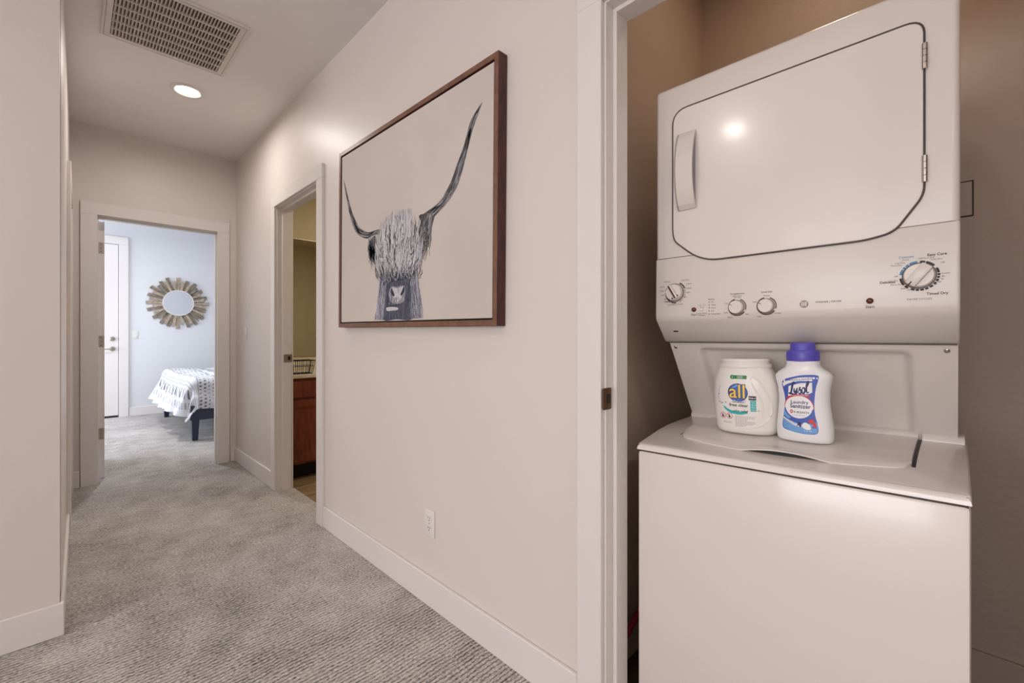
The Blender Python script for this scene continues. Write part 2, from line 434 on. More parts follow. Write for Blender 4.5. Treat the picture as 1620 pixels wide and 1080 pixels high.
# end doorway casing (faces -y)
bm = bmesh.new(); xa, xb, tp = .1505, .930, 2.060; cw = .094
for a, b, z0, z1 in ((xa-cw, xa, 0, tp+.005), (xb, xb+cw, 0, tp+.005), (xa-cw, xb+cw, tp+.005, tp+.005+cw)): box(bm, a, b, YE-.018, YE, z0, z1, bev=.002, seg=1)
c3 = struct('trim_3', bm, 'trim_paint', 'white door casing round the bedroom doorway at the hall end')
bm = bmesh.new()
for a, b, z0, z1 in ((xa-.020, xa-.004, 0, tp), (xb+.004, xb+.015, 0, tp), (xa-.020, xb+.015, tp, tp+.017)): box(bm, a, b, YE, YE+.12, z0, z1)
obj('jamb', bm, 'trim_paint', c3)
bm = bmesh.new()
for a, b, z0, z1 in ((xa-.004, xa+.008, 0, tp-.012), (xb-.008, xb+.004, 0, tp-.012), (xa-.004, xb+.004, tp-.012, tp)): box(bm, a, b, YE+.03, YE+.075, z0, z1)
obj('door_stop', bm, 'trim_paint', c3)
# left hall door, shut, seen edge on
bm = bmesh.new()
for a, b, z0, z1 in ((1.180, 1.263, 0, 2.055), (2.087, 2.17, 0, 2.055), (1.180, 2.17, 2.055, 2.138)): box(bm, 0, .018, a, b, z0, z1, bev=.002, seg=1)
leftrot(struct('trim_4', bm, 'trim_paint', 'white casing of the shut door on the left hall wall'))
d = struct('door_1', B(-.075, -.038, 1.258, 2.092, .012, 2.057), 'trim_paint', 'shut white door on the left hall wall, seen edge on'); leftrot(d)
# bedroom door leaf, swung open into the bedroom
d2 = struct('door_2', B(.1600, .1970, 4.787, 5.56, .014, 2.045, bev=.001, seg=1), 'trim_paint', 'white bedroom door swung open, seen on its hinge edge')
for zc in (1.836, 1.095, .363):
    bm = B(.1615, .194, 4.785, 4.7872, zc-.045, zc+.045)
    h = obj('hinge', bm, 'nickel', d2, label='brushed nickel hinge')
    bm = bmesh.new(); lathe(bm, [(0, -.047), (.0055, -.047), (.0055, .047), (0, .047)], Matrix.Translation((.1525, 4.779, zc)), 12); obj('hinge_pin', bm, 'nickel', h)
    for dz in (-.03, 0, .03):
        bm = bmesh.new(); lathe(bm, [(0, .0012), (.0035, .0008), (.004, 0)], facing('y-', (.176, 4.785, zc+dz)), 8); obj('screw', bm, 'bronze', h)
# exterior bedroom door on the far wall
bm = bmesh.new(); dx0, dx1, dt = -.45, .485, 2.43
for a, b, z0, z1 in ((dx0-.11, dx0-.006, 0, dt+.006), (dx1+.006, dx1+.110, 0, dt+.006), (dx0-.11, dx1+.11, dt+.006, dt+.115)): box(bm, a, b, 8.328, 8.35, z0, z1, bev=.002, seg=1)
struct('trim_5', bm, 'trim_paint', 'white casing of the tall bedroom outer door')
d3 = struct('door_3', B(dx0, dx1, 8.338, 8.35, .03, dt), 'trim_paint', 'tall white bedroom outer door with lever and deadbolt')
obj('door_gap', B(dx0-.005, dx1+.005, 8.343, 8.3495, .0, dt+.005), 'slot_dark', d3)
def lever(z, kind):
    bm = bmesh.new(); lathe(bm, [(0, .02), (.02, .02), (.028, .012), (.032, 0)], facing('y-', (.425, 8.338, z)), 20)
    o = obj('deadbolt' if kind else 'door_lever', bm, 'nickel', d3, smooth=True)
    if kind: obj('thumb_turn', B(.419, .431, 8.30, 8.319, z-.016, z+.016, bev=.002), 'nickel', o)
    else: obj('handle', tube(bmesh.new(), [(.425, 8.32, z), (.425, 8.285, z), (.41, 8.278, z), (.31, 8.28, z-.006)], [.010, .010, .009, .007]), 'nickel', o, smooth=True)
lever(1.105, 1); lever(.965, 0)

# ================================================================ LAUNDRY MACHINE
wd = thing('washer_dryer', 'stacked white washer with tilted-console dryer above it in the closet', 'washer dryer', (1.55, .325, -.008))
DX = 1.316; D0, D1 = -.009, .671; WX = 1.176; W0, W1 = -.022, .657
def tilt(y): return -.022*(y-.318)
def tilted(bm, zmin=.5):
    for v in bm.verts:
        if v.co.z > zmin: v.co.z += tilt(v.co.y)
    return bm
obj('washer_cabinet', tilted(B(WX+.003, 1.90, W0, W1, .02, .806, bev=.008, seg=2)), 'enamel', wd, smooth=True)
for x in (1.22, 1.86):
    for y in (W0+.04, W1-.04):
        bm = bmesh.new(); lathe(bm, [(0, -.008), (.02, -.008), (.02, .004), (.012, .006), (.012, .025), (0, .025)], Matrix.Translation((x, y, 0)), 12); obj('foot', bm, 'black', wd)
obj('cabinet_seam', tilted(B(WX+.007, 1.895, W0+.003, W1-.003, .803, .8105)), 'gasket', wd)
def ztop(x):
    P = [(1.176, .826), (1.19, .8295), (1.30, .8485), (1.36, .8555), (1.45, .859), (1.60, .862)]
    for (a, b), (c, d_) in zip(P, P[1:]):
        if x <= c: return b+(d_-b)*(x-a)/(c-a)
    return P[-1][1]
prof = [(WX, .810), (WX, .820)]+[(x, ztop(x)) for x in (1.184, 1.19, 1.22, 1.26, 1.30, 1.36, 1.45, 1.60)]+[(1.90, .862), (1.90, .810)]
bm = prism(bmesh.new(), prof, 'y', W0-.001, W1+.001)
es = [e for e in bm.edges if abs(e.verts[0].co.y-e.verts[1].co.y) < 1e-5 and min(e.verts[0].co.z, e.verts[1].co.z) > .815]
es += [e for e in bm.edges if abs(e.verts[0].co.y-e.verts[1].co.y) > .1 and e.verts[0].co.x < 1.20 and e.verts[0].co.z > .818]
bmesh.ops.bevel(bm, geom=es, offset=.007, segments=3, profile=.5, affect='EDGES')
obj('washer_top', tilted(bm), 'enamel', wd, smooth=True, angle=30)
# lid with a bowed front edge and a finger gap
LY0, LY1 = .066, .574
bm = bmesh.new(); ny, nx = 44, 26; top = []; bot = []
def xfront(y):
    s = abs((y-.318)/.251); return 1.268-.040*(1-s**2.2) + (.02*max(0, (s-.93)/.07)**2)
for j in range(ny+1):
    y = LY0+(LY1-LY0)*j/ny; xf = xfront(y); gap = .0125*max(0, 1-((y-.30)/.092)**2)
    rt, rb = [], []
    for i in range(nx+1):
        t = i/nx; x = xf+(1.535-xf)*t
        up = gap*max(0, 1-(x-xf)/.07)**1.5
        edge = .0035*(1-min(1, (x-xf)/.008))**2
        rt.append(bm.verts.new((x, y, ztop(x)+.0065+up-edge))); rb.append(bm.verts.new((x, y, ztop(x)+.0003+up)))
    top.append(rt); bot.append(rb)
for j in range(ny):
    for i in range(nx):
        bm.faces.new((top[j][i], top[j][i+1], top[j+1][i+1], top[j+1][i])); bm.faces.new((bot[j][i], bot[j+1][i], bot[j+1][i+1], bot[j][i+1]))
    bm.faces.new((top[j][0], top[j+1][0], bot[j+1][0], bot[j][0])); bm.faces.new((top[j][-1], bot[j][-1], bot[j+1][-1], top[j+1][-1]))
for i in range(nx):
    bm.faces.new((top[0][i], bot[0][i], bot[0][i+1], top[0][i+1])); bm.faces.new((top[-1][i], top[-1][i+1], bot[-1][i+1], bot[-1][i]))
obj('washer_lid', tilted(bm), 'enamel', wd, smooth=True, angle=35)
bm = bmesh.new(); n = 16
sl = [(.212+.176*i/n) for i in range(n+1)]
L1 = [(xfront(y)+.010, y) for y in sl]; L2 = [(xfront(y)+.020, y) for y in sl]
prism(bm, L1+L2[::-1], 'z', .84, .8525)
for v in bm.verts:
    g_ = .0105*max(0, 1-((v.co.y-.30)/.092)**2)
    v.co.z = ztop(v.co.x)-.002 if v.co.z < .846 else ztop(v.co.x)+.0006+g_
obj('finger_gap_shade', tilted(bm), 'black', wd)  # black strip put in as the shade of the finger gap
def groove(y0, y1, x0, x1, name):
    bm = bmesh.new(); xs = [x0+(x1-x0)*i/6 for i in range(7)]
    prism(bm, [(x, ztop(x)+.0008) for x in xs]+[(x, ztop(x)-.003) for x in xs[::-1]], 'y', y0, y1); obj(name, tilted(bm), 'black', wd)
groove(.0585, .0655, 1.280, 1.537, 'lid_gap'); groove(.5745, .5765, 1.285, 1.535, 'lid_gap')
for a, b in ((W0+.004, .058), (.066, W1-.006)):
    bm = prism(bmesh.new(), [(1.538, .855), (1.538, .870), (1.546, .877), (1.575, .880), (1.60, .880), (1.60, .855)], 'y', a, b); obj('hinge_cover', tilted(bm), 'enamel', wd, smooth=True, angle=50)
# dryer box, face, console
obj('dryer_cabinet', B(DX+.03, 1.99, D0+.004, D1-.004, 1.178, 1.900, bev=.006), 'enamel', wd, smooth=True)
bm = B(DX, DX+.06, D0, D1, 1.3755, 1.904)
es = [e for e in bm.edges if (abs(e.verts[0].co.x-DX) < 1e-5 and abs(e.verts[1].co.x-DX) < 1e-5 and min(e.verts[0].co.z, e.verts[1].co.z) > 1.38) or
      (abs(e.verts[0].co.x-DX) < 1e-5 and abs(e.verts[1].co.x-DX) < 1e-5 and abs(e.verts[0].co.y-e.verts[1].co.y) < 1e-5) or
      (abs(e.verts[0].co.x-e.verts[1].co.x) > .01 and e.verts[0].co.z > 1.5)]
bmesh.ops.bevel(bm, geom=es, offset=.014, segments=4, profile=.5, affect='EDGES')
obj('dryer_face', bm, 'enamel', wd, smooth=True, angle=35)
prof = [(DX+.001, 1.3735), (DX, 1.369), (DX-.003, 1.20), (DX-.001, 1.186), (DX+.006, 1.177), (DX+.062, 1.1165), (DX+.072, 1.114), (DX+.14, 1.114), (DX+.14, 1.3735)]
bm = prism(bmesh.new(), prof, 'y', D0, D1)
es = [e for e in bm.edges if abs(e.verts[0].co.y-e.verts[1].co.y) < 1e-5 and max(e.verts[0].co.x, e.verts[1].co.x) < DX+.08]
bmesh.ops.bevel(bm, geom=es, offset=.006, segments=3, profile=.5, affect='EDGES')
con = obj('console', bm, 'plastic_white', wd, smooth=True, angle=35)
obj('console_seam', B(DX+.004, DX+.05, D0+.002, D1-.002, 1.372, 1.377), 'emblem', wd)
# support panel, stamped with a wide recess
A0, A1 = Vector((DX+.066, 0, 1.1145)), Vector((1.570, 0, .845)); L_ = (A1-A0).length; dr = (A1-A0)/L_; nr = Vector((dr.z, 0, -dr.x))
if nr.x < 0: nr = -nr
def sm(t): t = max(0, min(1, t)); return t*t*(3-2*t)
bm = bmesh.new(); ny, nz = 110, 50; G = []
for j in range(ny+1):
    row = []
    y = D0+.003+(W1-.001-D0-.003)*j/ny
    for i in range(nz+1):
        ww = L_*i/nz
        dd = .020*sm((y-.066)/.022)*sm((.572-y)/.022)*sm((ww-.018)/.03)*sm((L_+.03-ww)/.05)
        row.append(bm.verts.new(A0+Vector((0, y, 0))+dr*ww+nr*dd))
    G.append(row)
for j in range(ny):
    for i in range(nz): bm.faces.new((G[j][i], G[j][i+1], G[j+1][i+1], G[j+1][i]))
obj('support_panel', bm, 'enamel', wd, smooth=True, angle=180)
bm = bmesh.new(); tri = [(A0.x, 1.114), (A1.x-.002, .850), (1.64, .850), (1.64, 1.114)]
prism(bm, tri, 'y', D0+.003, D0+.006); prism(bm, tri, 'y', W1-.004, W1-.001); box(bm, 1.63, 1.95, D0+.006, W1-.006, .862, 1.20)
obj('support_frame', bm, 'enamel', wd)
for y, wv in ((.012, .018), (.640, .020)):
    p = A0+dr*wv+Vector((0, y, 0)); mt = Matrix.Translation(p) @ Vector((0, 0, 1)).rotation_difference(-nr).to_matrix().to_4x4()
    bm = bmesh.new(); lathe(bm, [(.0052, 0), (.0052, .0022), (.0038, .0034), (.002, .0034), (.002, .0015), (0, .0015)], mt, 14); obj('screw', bm, 'nickel', wd, smooth=True)
bm = bmesh.new(); prism(bm, roundpoly([(.612, 1.146), (.627, 1.146), (.627, 1.1505), (.612, 1.1505)], .002), 'x', DX+.031, DX+.036); obj('latch_slot', bm, 'slot_dark', wd)
obj('console_gap', B(DX+.0605, DX+.075, D0+.004, D1-.004, 1.1118, 1.1142), 'gasket', wd)
# dryer door
dp = roundpoly([(.047, 1.440), (.096, 1.367), (.146, 1.356), (.525, 1.3535), (.6075, 1.424), (.6125, 1.455), (.6125, 1.822), (.047, 1.822)],
               [.02, .02, .03, .06, .02, .02, .045, .032], 6)
dd = obj('dryer_door', prism(bmesh.new(), dp, 'x', DX-.0045, DX+.01), 'enamel', wd, smooth=True, angle=30)
b = dd.modifiers.new('bevel', 'BEVEL'); b.width = .003; b.segments = 3; b.limit_method = 'ANGLE'; b.angle_limit = math.radians(50)
obj('door_gasket', frame_prism(bmesh.new(), offset_poly(dp, .0036), offset_poly(dp, -.004), 'x', DX-.0009, DX+.008) if False else prism(bmesh.new(), offset_poly(dp, .0027), 'x', DX-.0038, DX+.002), 'gasket', wd)
for z0, z1 in ((1.711, 1.767), (1.466, 1.524)):
    bm = bmesh.new()
    for k in range(4):
        a = z0+(z1-z0)*k/4; c = z0+(z1-z0)*(k+1)/4-.001
        lathe(bm, [(0, a), (.0052, a), (.0052, c), (0, c)], Matrix.Translation((DX-.006, .0455, 0)), 14)
    h = obj('hinge', bm, 'chrome', wd, smooth=True, label='polished steel barrel hinge')
    obj('hinge_leaf', B(DX-.0052, DX-.0035, 0.0452, .0488, z0+.004, z1-.004), 'chrome', h)
# bowed pull handle, open on its right
bm = bmesh.new(); hy0, hy1, hz0, hz1 = .540, .594, 1.512, 1.744; n = 18; O, I = [], []
for i in range(n+1):
    t = i/n; z = hz0+(hz1-hz0)*t; bow = .004+.030*math.sin(math.pi*min(1, max(0, t)))**.65
    O.append((DX-.0045-bow, z)); zi = hz0+.006+(hz1-hz0-.012)*t
    I.append((DX-.0045-max(0, bow-.0055), zi))
for k in range(n):
    prism(bm, [O[k], O[k+1], I[k+1], I[k]], 'y', hy0, hy1)
for k in range(n):
    prism(bm, [O[k], O[k+1], (DX-.0035, O[k+1][1]), (DX-.0035, O[k][1])], 'y', hy1-.005, hy1)
bmesh.ops.remove_doubles(bm, verts=bm.verts[:], dist=1e-5)
hd = obj('door_handle', bm, 'plastic_white', dd, smooth=True, angle=35)
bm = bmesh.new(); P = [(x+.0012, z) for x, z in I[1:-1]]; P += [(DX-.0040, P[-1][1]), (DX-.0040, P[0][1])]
prism(bm, P, 'y', hy0+.0035, hy1-.006); obj('grip_shade_insert', bm, 'recess_shade_grey', hd, label='grey insert coloured as the shade in the finger recess')  # solid grey insert; the handle pocket's shade is put into its colour
# console controls
CX = DX-.003
def onc(y, z, d=0): return (CX-d, y, z)
cm = lambda p, q, h: Vector((DX-.0018-(1.374-q)*.0 - .0012 - h, -p, q))
ARTS = {}
def AR(k): return ARTS.setdefault(k, Art())
art = AR('washer_dial_legend')
def knob(name, y, z, r, hgt, pointer=None):
    bm = bmesh.new(); lathe(bm, [(r*1.06, 0), (r*1.06, .003), (r, .004), (r*.95, hgt-.002), (r*.90, hgt), (0, hgt)], facing('x-', onc(y, z)), 36)
    k = obj(name, bm, 'plastic_white', con, smooth=True, angle=35)
    if 'dial' in name:
        bm = bmesh.new(); frame_prism(bm, circ(y, z, r*1.075, 40), circ(y, z, r*1.02, 40), 'x', CX-.0042, CX-.0030); obj('dial_ring', bm, 'slot_dark', k)
    return k
def bar(parent, y, z, ang, ln, wd_, h0, h1, m, name):
    mt = facing('x-', onc(y, z)) @ Matrix.Rotation(ang, 4, 'Z'); bm = bmesh.new()
    box(bm, -wd_/2, wd_/2, -ln/2, ln/2, h0, h1, bev=min(.002, wd_*.2)); bmesh.ops.transform(bm, matrix=mt, verts=bm.verts[:])
    return obj(name, bm, m, parent, smooth=True)
# washer dial
k = knob('washer_dial', .605, 1.266, .0255, .016); g = bar(k, .605, 1.266, math.radians(30), .046, .013, .014, .026, 'plastic_white', 'grip')
bar(k, .6050, 1.266, math.radians(30), .043, .005, .0262, .0272, 'maroon', 'pointer')
bar(k, .5990, 1.2515, math.radians(-62), .022, .005, .0155, .0180, 'black', 'pointer_foot')
for a0, a1 in ((-78, -32), (-150, -88), (175, 205), (25, 68)): art.poly(arc_band(-.605, 1.266, .0288, .0328, a0, a1), 'legend_dark')
art.poly(arc_band(-.605, 1.266, .0300, .0330, -66, -36), 'legend_blue', 1.5)
for a0 in (72, 100, 130): art.poly(arc_band(-.605, 1.266, .0300, .0312, a0, a0+24), 'legend')
# dryer dial
art = AR('dryer_dial_legend')
k = knob('dryer_dial', .0545, 1.264, .0262, .017); bar(k, .0545, 1.264, math.radians(-36), .050, .020, .015, .030, 'plastic_white', 'grip')
bar(k, .0690, 1.2450, math.radians(-36), .0115, .0022, .0302, .0310, 'slot_dark', 'pointer')
for a0, a1, m_ in ((-82, -60, 'legend_blue'), (-57, -48, 'legend_blue'), (-45, -34, 'legend_blue'), (-31, -6, 'legend_blue'), (2, 18, 'legend_dark'), (21, 50, 'legend_dark'),
                   (62, 82, 'legend_dark'), (85, 93, 'legend_dark'), (96, 104, 'legend_dark'), (107, 117, 'legend_dark'), (121, 131, 'legend_dark'), (136, 147, 'legend_dark'), (152, 162, 'legend_dark'),
                   (166, 177, 'legend_dark'), (181, 190, 'legend_dark'), (194, 206, 'legend_dark'), (-144, -131, 'legend_dark'), (-126, -96, 'legend_dark')):
    art.poly(arc_band(-.0545, 1.264, .0288, .0331, a0, a1), m_)
def T(t, y, z, size, m_='legend', bold=0, al='CENTER', sx=1): art.text(t, -y, z, size, m_, 1.2, bold, 0, al, sx)
T('Cottons', .076, 1.3075, .0076, 'legend_blue', .01); T('Easy Care', .0265, 1.3075, .0076, 'legend_dark', .02); T('Delicates', .1075, 1.254, .0074, 'legend_dark', .02)
T('Timed Dry', .026, 1.2235, .0076, 'legend_dark', .02); T('DRYER CYCLES', .0545, 1.2130, .0052, 'legend', 0, sx=1.15)
for y, z, t in ((.077, 1.3015, 'Damp'), (.0865, 1.2955, 'Less Dry'), (.0925, 1.2905, 'More Dry'), (.0535, 1.3015, 'Off'), (.040, 1.3015, 'More Dry'), (.027, 1.2975, 'Less Dry'), (.018, 1.289, 'Off'),
                (.014, 1.266, 'minutes'), (.017, 1.2595, '80'), (.0185, 1.2535, '70'), (.0225, 1.248, '60'), (.0285, 1.2435, '50'), (.037, 1.239, '40'), (.047, 1.2365, '30'), (.064, 1.2345, 'Dewrinkle'), (.081, 1.2375, 'Fluff'),
                (.0925, 1.2475, 'More Dry'), (.098, 1.257, 'Less Dry'), (.093, 1.266, 'Off')): T(t, y, z, .0048)
art = AR('washer_dial_legend')
for y, z, t in ((.633, 1.302, 'Cottons'), (.575, 1.302, 'Easy Care'), (.563, 1.290, 'Heavy'), (.564, 1.277, 'Regular'), (.566, 1.2645, 'Light'), (.574, 1.251, 'Spin'), (.648, 1.287, 'Heavy'),
                (.649, 1.274, 'Soak'), (.646, 1.261, 'Light'), (.632, 1.2485, 'Normal'), (.610, 1.2465, 'Off')): T(t, y, z, .0062, 'legend')
T('Delicates', .626, 1.240, .0075, 'legend_dark', .02); T('WASHER CYCLES', .606, 1.2295, .0062, 'legend')
art = AR('start_legend')
T('Start', .5475, 1.1965, .0085); T('Second Rinse', .525, 1.2000, .0056); T('Indicator', .525, 1.1945, .0056)
art.line([(-.535, 1.2245), (-.528, 1.2245), (-.528, 1.2165), (-.520, 1.2165), (-.520, 1.2245), (-.513, 1.2245)], .0007, 'legend')
art = AR('status_legend')
T('Status', .498, 1.2395, .0070, 'legend_dark')
for i, t in enumerate(('Fill', 'Wash', 'Rinse', 'Spin', 'Lid Locked')):
    z = 1.2315-.0086*i; art.poly(circ(-.5035, z, .0012, 8, .0021), 'legend_dark'); T(t, .498, z, .0056, al='LEFT')
# two round option knobs
for (y, z, nm, ttl, sub, labs) in ((.4275, 1.2130, 'temperature_knob', 'Temperature', 'Wash / Rinse', ('Tap Cold', 'Cold', 'Warm', 'Hot', 'Cold')), (.3540, 1.2130, 'load_size_knob', 'Load Size', '', ('Medium', 'Small', 'Large', 'X Large', ''))):
    art = AR(nm.replace('knob', 'legend')); k = knob(nm, y, z, .0188, .016)
    bm = bmesh.new(); frame_prism(bm, circ(y, z, .0198), circ(y, z, .0178), 'x', CX-.0045, CX-.0030); obj('knob_ring', bm, 'slot_dark', k)
    bar(k, y+.0125, z+.0065, math.radians(60), .007, .0016, .0158, .0166, 'gasket', 'pointer')
    art.poly(arc_band(-y, z, .0208, .0243, 125, 345, 24), 'maroon'); art.poly(arc_band(-y, z, .0212, .0240, 20, 110, 12), 'legend' if sub else 'maroon')
    T(ttl, y, z+.0375, .0070, 'legend_dark'); T(sub, y, z+.0315, .0045)
    T(labs[0], y, z+.0275, .0050); T(labs[1], y+.029, z+.012, .0050); T(labs[2], y+.018, z-.0275, .0050); T(labs[3], y-.026, z-.020, .0050); T(labs[4], y+.03, z-.014, .0050)
art = AR('title_legend')
T('WASHER | DRYER', .2185, 1.2165, .0060, 'legend', .01, sx=1.12); art = AR('dryer_start_legend'); T('Start', .1385, 1.2000, .0085, 'legend_dark', .01)
for y, z in ((.1387, 1.2138), (.5475, 1.2115)):
    bm = bmesh.new(); lathe(bm, [(.0068, 0), (.0068, .003), (.0055, .0055), (.003, .0068), (0, .0072)], facing('x-', onc(y, z)), 20); obj('start_button', bm, 'brown_button', con, smooth=True, label='dark red-brown start button')
bm = bmesh.new(); lathe(bm, [(.0050, 0), (.0050, .002), (.0035, .004), (0, .0046)], facing('x-', onc(.5245, 1.2105)), 18); obj('indicator_button', bm, 'plastic_plate', con, smooth=True)
bm = bmesh.new(); lathe(bm, [(.0090, 0), (.0090, .0016), (.0082, .0022), (0, .0022)], facing('x-', onc(.269, 1.2135)), 28); em = obj('emblem', bm, 'emblem', con, smooth=True, angle=30)
a2 = Art(); a2.text('GE', -.269, 1.2135, .0095, 'l_white', 1, .01, .25)
for q in range(4):
    an = math.radians(45+90*q); a2.poly(circ(-.269+.0066*math.cos(an), 1.2135+.0066*math.sin(an), .0010, 8), 'l_white')
a2.build('monogram', lambda p, q, h: Vector((CX-.0022-h, -p, q)), em)
for nm, ar in ARTS.items(): ar.build(nm, lambda p, q, h: Vector((CX-.0002-h+max(0, (q-1.20)/.169)*.003, -p, q)), con, step=.0002)['kind'] = 'stuff'

# hose behind the machine
hz = lambda t: .16+.10*t
hp = [(1.21, .772, .085), (1.26, .776, .108), (1.32, .776, .137), (1.37, .774, .165), (1.44, .768, .20), (1.60, .75, .25), (1.80, .73, .33), (1.95, .72, .47), (2.02, .715, .62), (2.044, .715, .72)]
o = obj('supply_hose', tube(bmesh.new(), hp, .010, 10), 'hose_red', smooth=True)
tag(o, 'red supply hose in the dark gap left of the washer', 'hose')

# ================================================================ BOTTLES
def dense(R, k=6):
    R2 = cat(R, k); return R2
class Bottle:
    def __init__(s, R, n=2.4): s.R = dense(R); s.n = n
    def at(s, z):
        R = s.R
        if z <= R[0][0]: return R[0]
        for a, b in zip(R, R[1:]):
            if a[0] <= z <= b[0] and b[0] > a[0]:
                t = (z-a[0])/(b[0]-a[0]); return tuple(x+(y-x)*t for x, y in zip(a, b))
        return R[-1]
    def mesh(s, ns=48):
        bm = bmesh.new(); rings = []
        for z, a, b, c in s.R:
            r = []
            for i in range(ns):
                t = 2*math.pi*i/ns; ct, st = math.cos(t), math.sin(t)
                p = a*math.copysign(abs(ct)**(2/s.n), ct)+c; dpt = b*math.copysign(abs(st)**(2/s.n), st)
                r.append(bm.verts.new((dpt, -p, z)))
            rings.append(r)
        for u, v in zip(rings, rings[1:]):
            for i in range(ns): bm.faces.new((u[i], u[(i+1) % ns], v[(i+1) % ns], v[i]))
        bm.faces.new(rings[0][::-1]); bm.faces.new(rings[-1]); return bm
    def front(s, p, z, h):
        _, a, b, c = s.at(z); q = min(.999, abs((p-c)/a)); return Vector((-(b*(1-q**s.n)**(1/s.n))-h, -p, z))
roll = (-.022, 0, 0)
# ---- pod tub
TX, TY = 1.370, .4190; TZ = ztop(TX)+.0065+tilt(TY)
tubo = thing('detergent_tub', 'wide white laundry pod tub with yellow lettering on a blue disc, on the washer lid', 'detergent', (TX, TY, TZ+.0006), rot=roll, local=True)
tb = Bottle([(0, .068, .042, 0), (.004, .074, .048, 0), (.016, .0795, .053, .001), (.05, .0835, .056, .001), (.10, .0865, .057, .001), (.13, .0845, .057, .001), (.155, .0790, .055, 0), (.172, .0720, .052, -.001), (.183, .0655, .050, -.002)])
body = obj('body', tb.mesh(), 'tub_white', tubo, smooth=True, angle=60)
bm = bmesh.new()
lathe(bm, [(.060, .182), (.0675, .183), (.0690, .186), (.0690, .191), (.0665, .194), (.0625, .1945), (.0625, .199), (.0635, .201), (.0635, .205), (.0615, .208), (.058, .2085), (0, .2075)],
      Matrix.Translation((0, .002, 0)) @ Matrix.Diagonal((.80, 1, 1, 1)), 48)
obj('lid', bm, 'tub_white', tubo, smooth=True, angle=40)
# embossed grip swoop at the right, raised as a rib on the wall of the tub
pth = cat([(.026, .150), (.032, .158), (.042, .154), (.052, .140), (.062, .120), (.0705, .098), (.0735, .078), (.0705, .056), (.060, .038), (.046, .027), (.028, .020), (.012, .017)], 5)
obj('grip_rib', tube(bmesh.new(), [tb.front(p, q, -.0012) for p, q in pth], [.0032*min(1, .3+i/8, .3+(len(pth)-1-i)/12) for i in range(len(pth))], 8), 'tub_white', tubo, smooth=True)
pth2 = cat([(.026, .150), (.032, .140), (.040, .122), (.050, .104), (.054, .086), (.054, .066), (.050, .048)], 5)
obj('grip_rib', tube(bmesh.new(), [tb.front(p, q, -.0014) for p, q in pth2], [.0030*min(1, .3+i/8, .3+(len(pth2)-1-i)/8) for i in range(len(pth2))], 8), 'tub_white', tubo, smooth=True)
a = Art()
a.poly(roundpoly([(-.0225, .1530), (.0185, .1530), (.0185, .1630), (-.0225, .1630)], .002), 'l_green', 1); a.poly(circ(-.0190, .1580, .0060, 16), 'l_green', 1.2)
a.text('1', -.0190, .1580, .0085, 'l_white', 2.2, .02); a.text('sustain', .0015, .1598, .0056, 'l_white', 2, .01); a.text('formula', .0015, .1555, .0042, 'l_white', 2)
a.poly(circ(-.0050, .1150, .0262, 36, .0252), 'l_navy', 1); a.poly(circ(-.0050, .1150, .0242, 36, .0234), 'l_circle', 2)
a.poly(cat([(-.022, .126), (-.008, .137), (.004, .1365), (-.010, .130)], 4, True), 'l_sky', 2.4)
a.text('all', -.0055, .1165, .0525, 'l_navy', 3, .042, 0, sx=.98); a.text('all', -.0055, .1165, .0525, 'l_yellow', 4, .010, 0, sx=.98)
a.poly(cat([(-.019, .0905), (.010, .0905), (.016, .096), (.0, .0915), (-.016, .095)], 3, True), 'l_pale', 1); a.text('with stainlifters', -.0035, .0885, .0052, 'l_navy', 2, .01)
a.text('free clear', -.0030, .0800, .0115, 'l_black', 4, .012, sx=1.12)
up = cat([(-.0450, .0770), (-.034, .0690), (-.020, .0640), (.0, .0625), (.0195, .0655)], 6); lo = cat([(-.0435, .0700), (-.032, .0600), (-.018, .0555), (.002, .0545), (.0195, .0590)], 6)
a.strip(up, lo, 'l_teal', 1); a.text('odor relief', .0010, .0640, .0090, 'l_black', 2, .008)
a.poly([(.0230, .0960), (.0410, .0960), (.0410, .1075), (.0230, .1075)], 'l_black', 1); a.text('4-in-1', .0320, .1018, .0070, 'l_white', 2, .02)
a.poly(roundpoly([(.0265, .0650), (.0405, .0650), (.0405, .0950), (.0265, .0950)], .002), 'l_teal', 1)
for i in range(4): a.text(('fights', 'brightens', 'whitens', 'freshens')[i], .0335, .0910-i*.0072, .0036, 'l_white', 2); a.line([(.0295, .0873-i*.0072), (.0375, .0873-i*.0072)], .0004, 'l_white', 2)
a.text('60', .0455, .0680, .0060, 'l_grey', 2)
# faded swirl and pods at the left, warning rounds, small print
a.line(cat([(-.052, .135), (-.058, .118), (-.060, .100), (-.054, .086)], 6), [.001+.003*math.sin(math.pi*i/18) for i in range(19)], 'l_pale', 1)
for p, q in ((-.058, .108), (-.057, .086), (-.052, .083), (-.048, .083), (-.038, .086)): a.poly(circ(p, q, .0020, 10), 'l_grey', 1.5)
for cx_ in (-.0475, -.0285):
    a.poly(circ(cx_, .0485, .0085, 24), 'l_red', 1); a.poly(circ(cx_, .0485, .0070, 24), 'l_white', 2)
    a.poly(circ(cx_-.0005, .0515, .0017, 10), 'l_black', 3); a.poly([(cx_-.003, .0435), (cx_+.002, .0435), (cx_+.003, .0495), (cx_-.002, .0498)], 'l_black', 3)
    a.line([(cx_-.0055, .0535), (cx_+.0055, .0435)], .0012, 'l_red', 4)
a.text('PELIGRO', -.0340, .0300, .0062, 'l_grey', 2); random.seed(3)
for i in range(9):
    wln = (.052, .050, .034, .030, .050, .052, .046, .030, .022)[i]; q = .0492-i*.0034
    p = -.0135
    while p < -.0135+wln:
        lw = random.uniform(.003, .006); a.line([(p, q), (min(p+lw, -.0135+wln), q)], .0011, 'l_grey', 1); p += lw+.0011
a.build('label', tb.front, body, cut=.008, step=.00022)
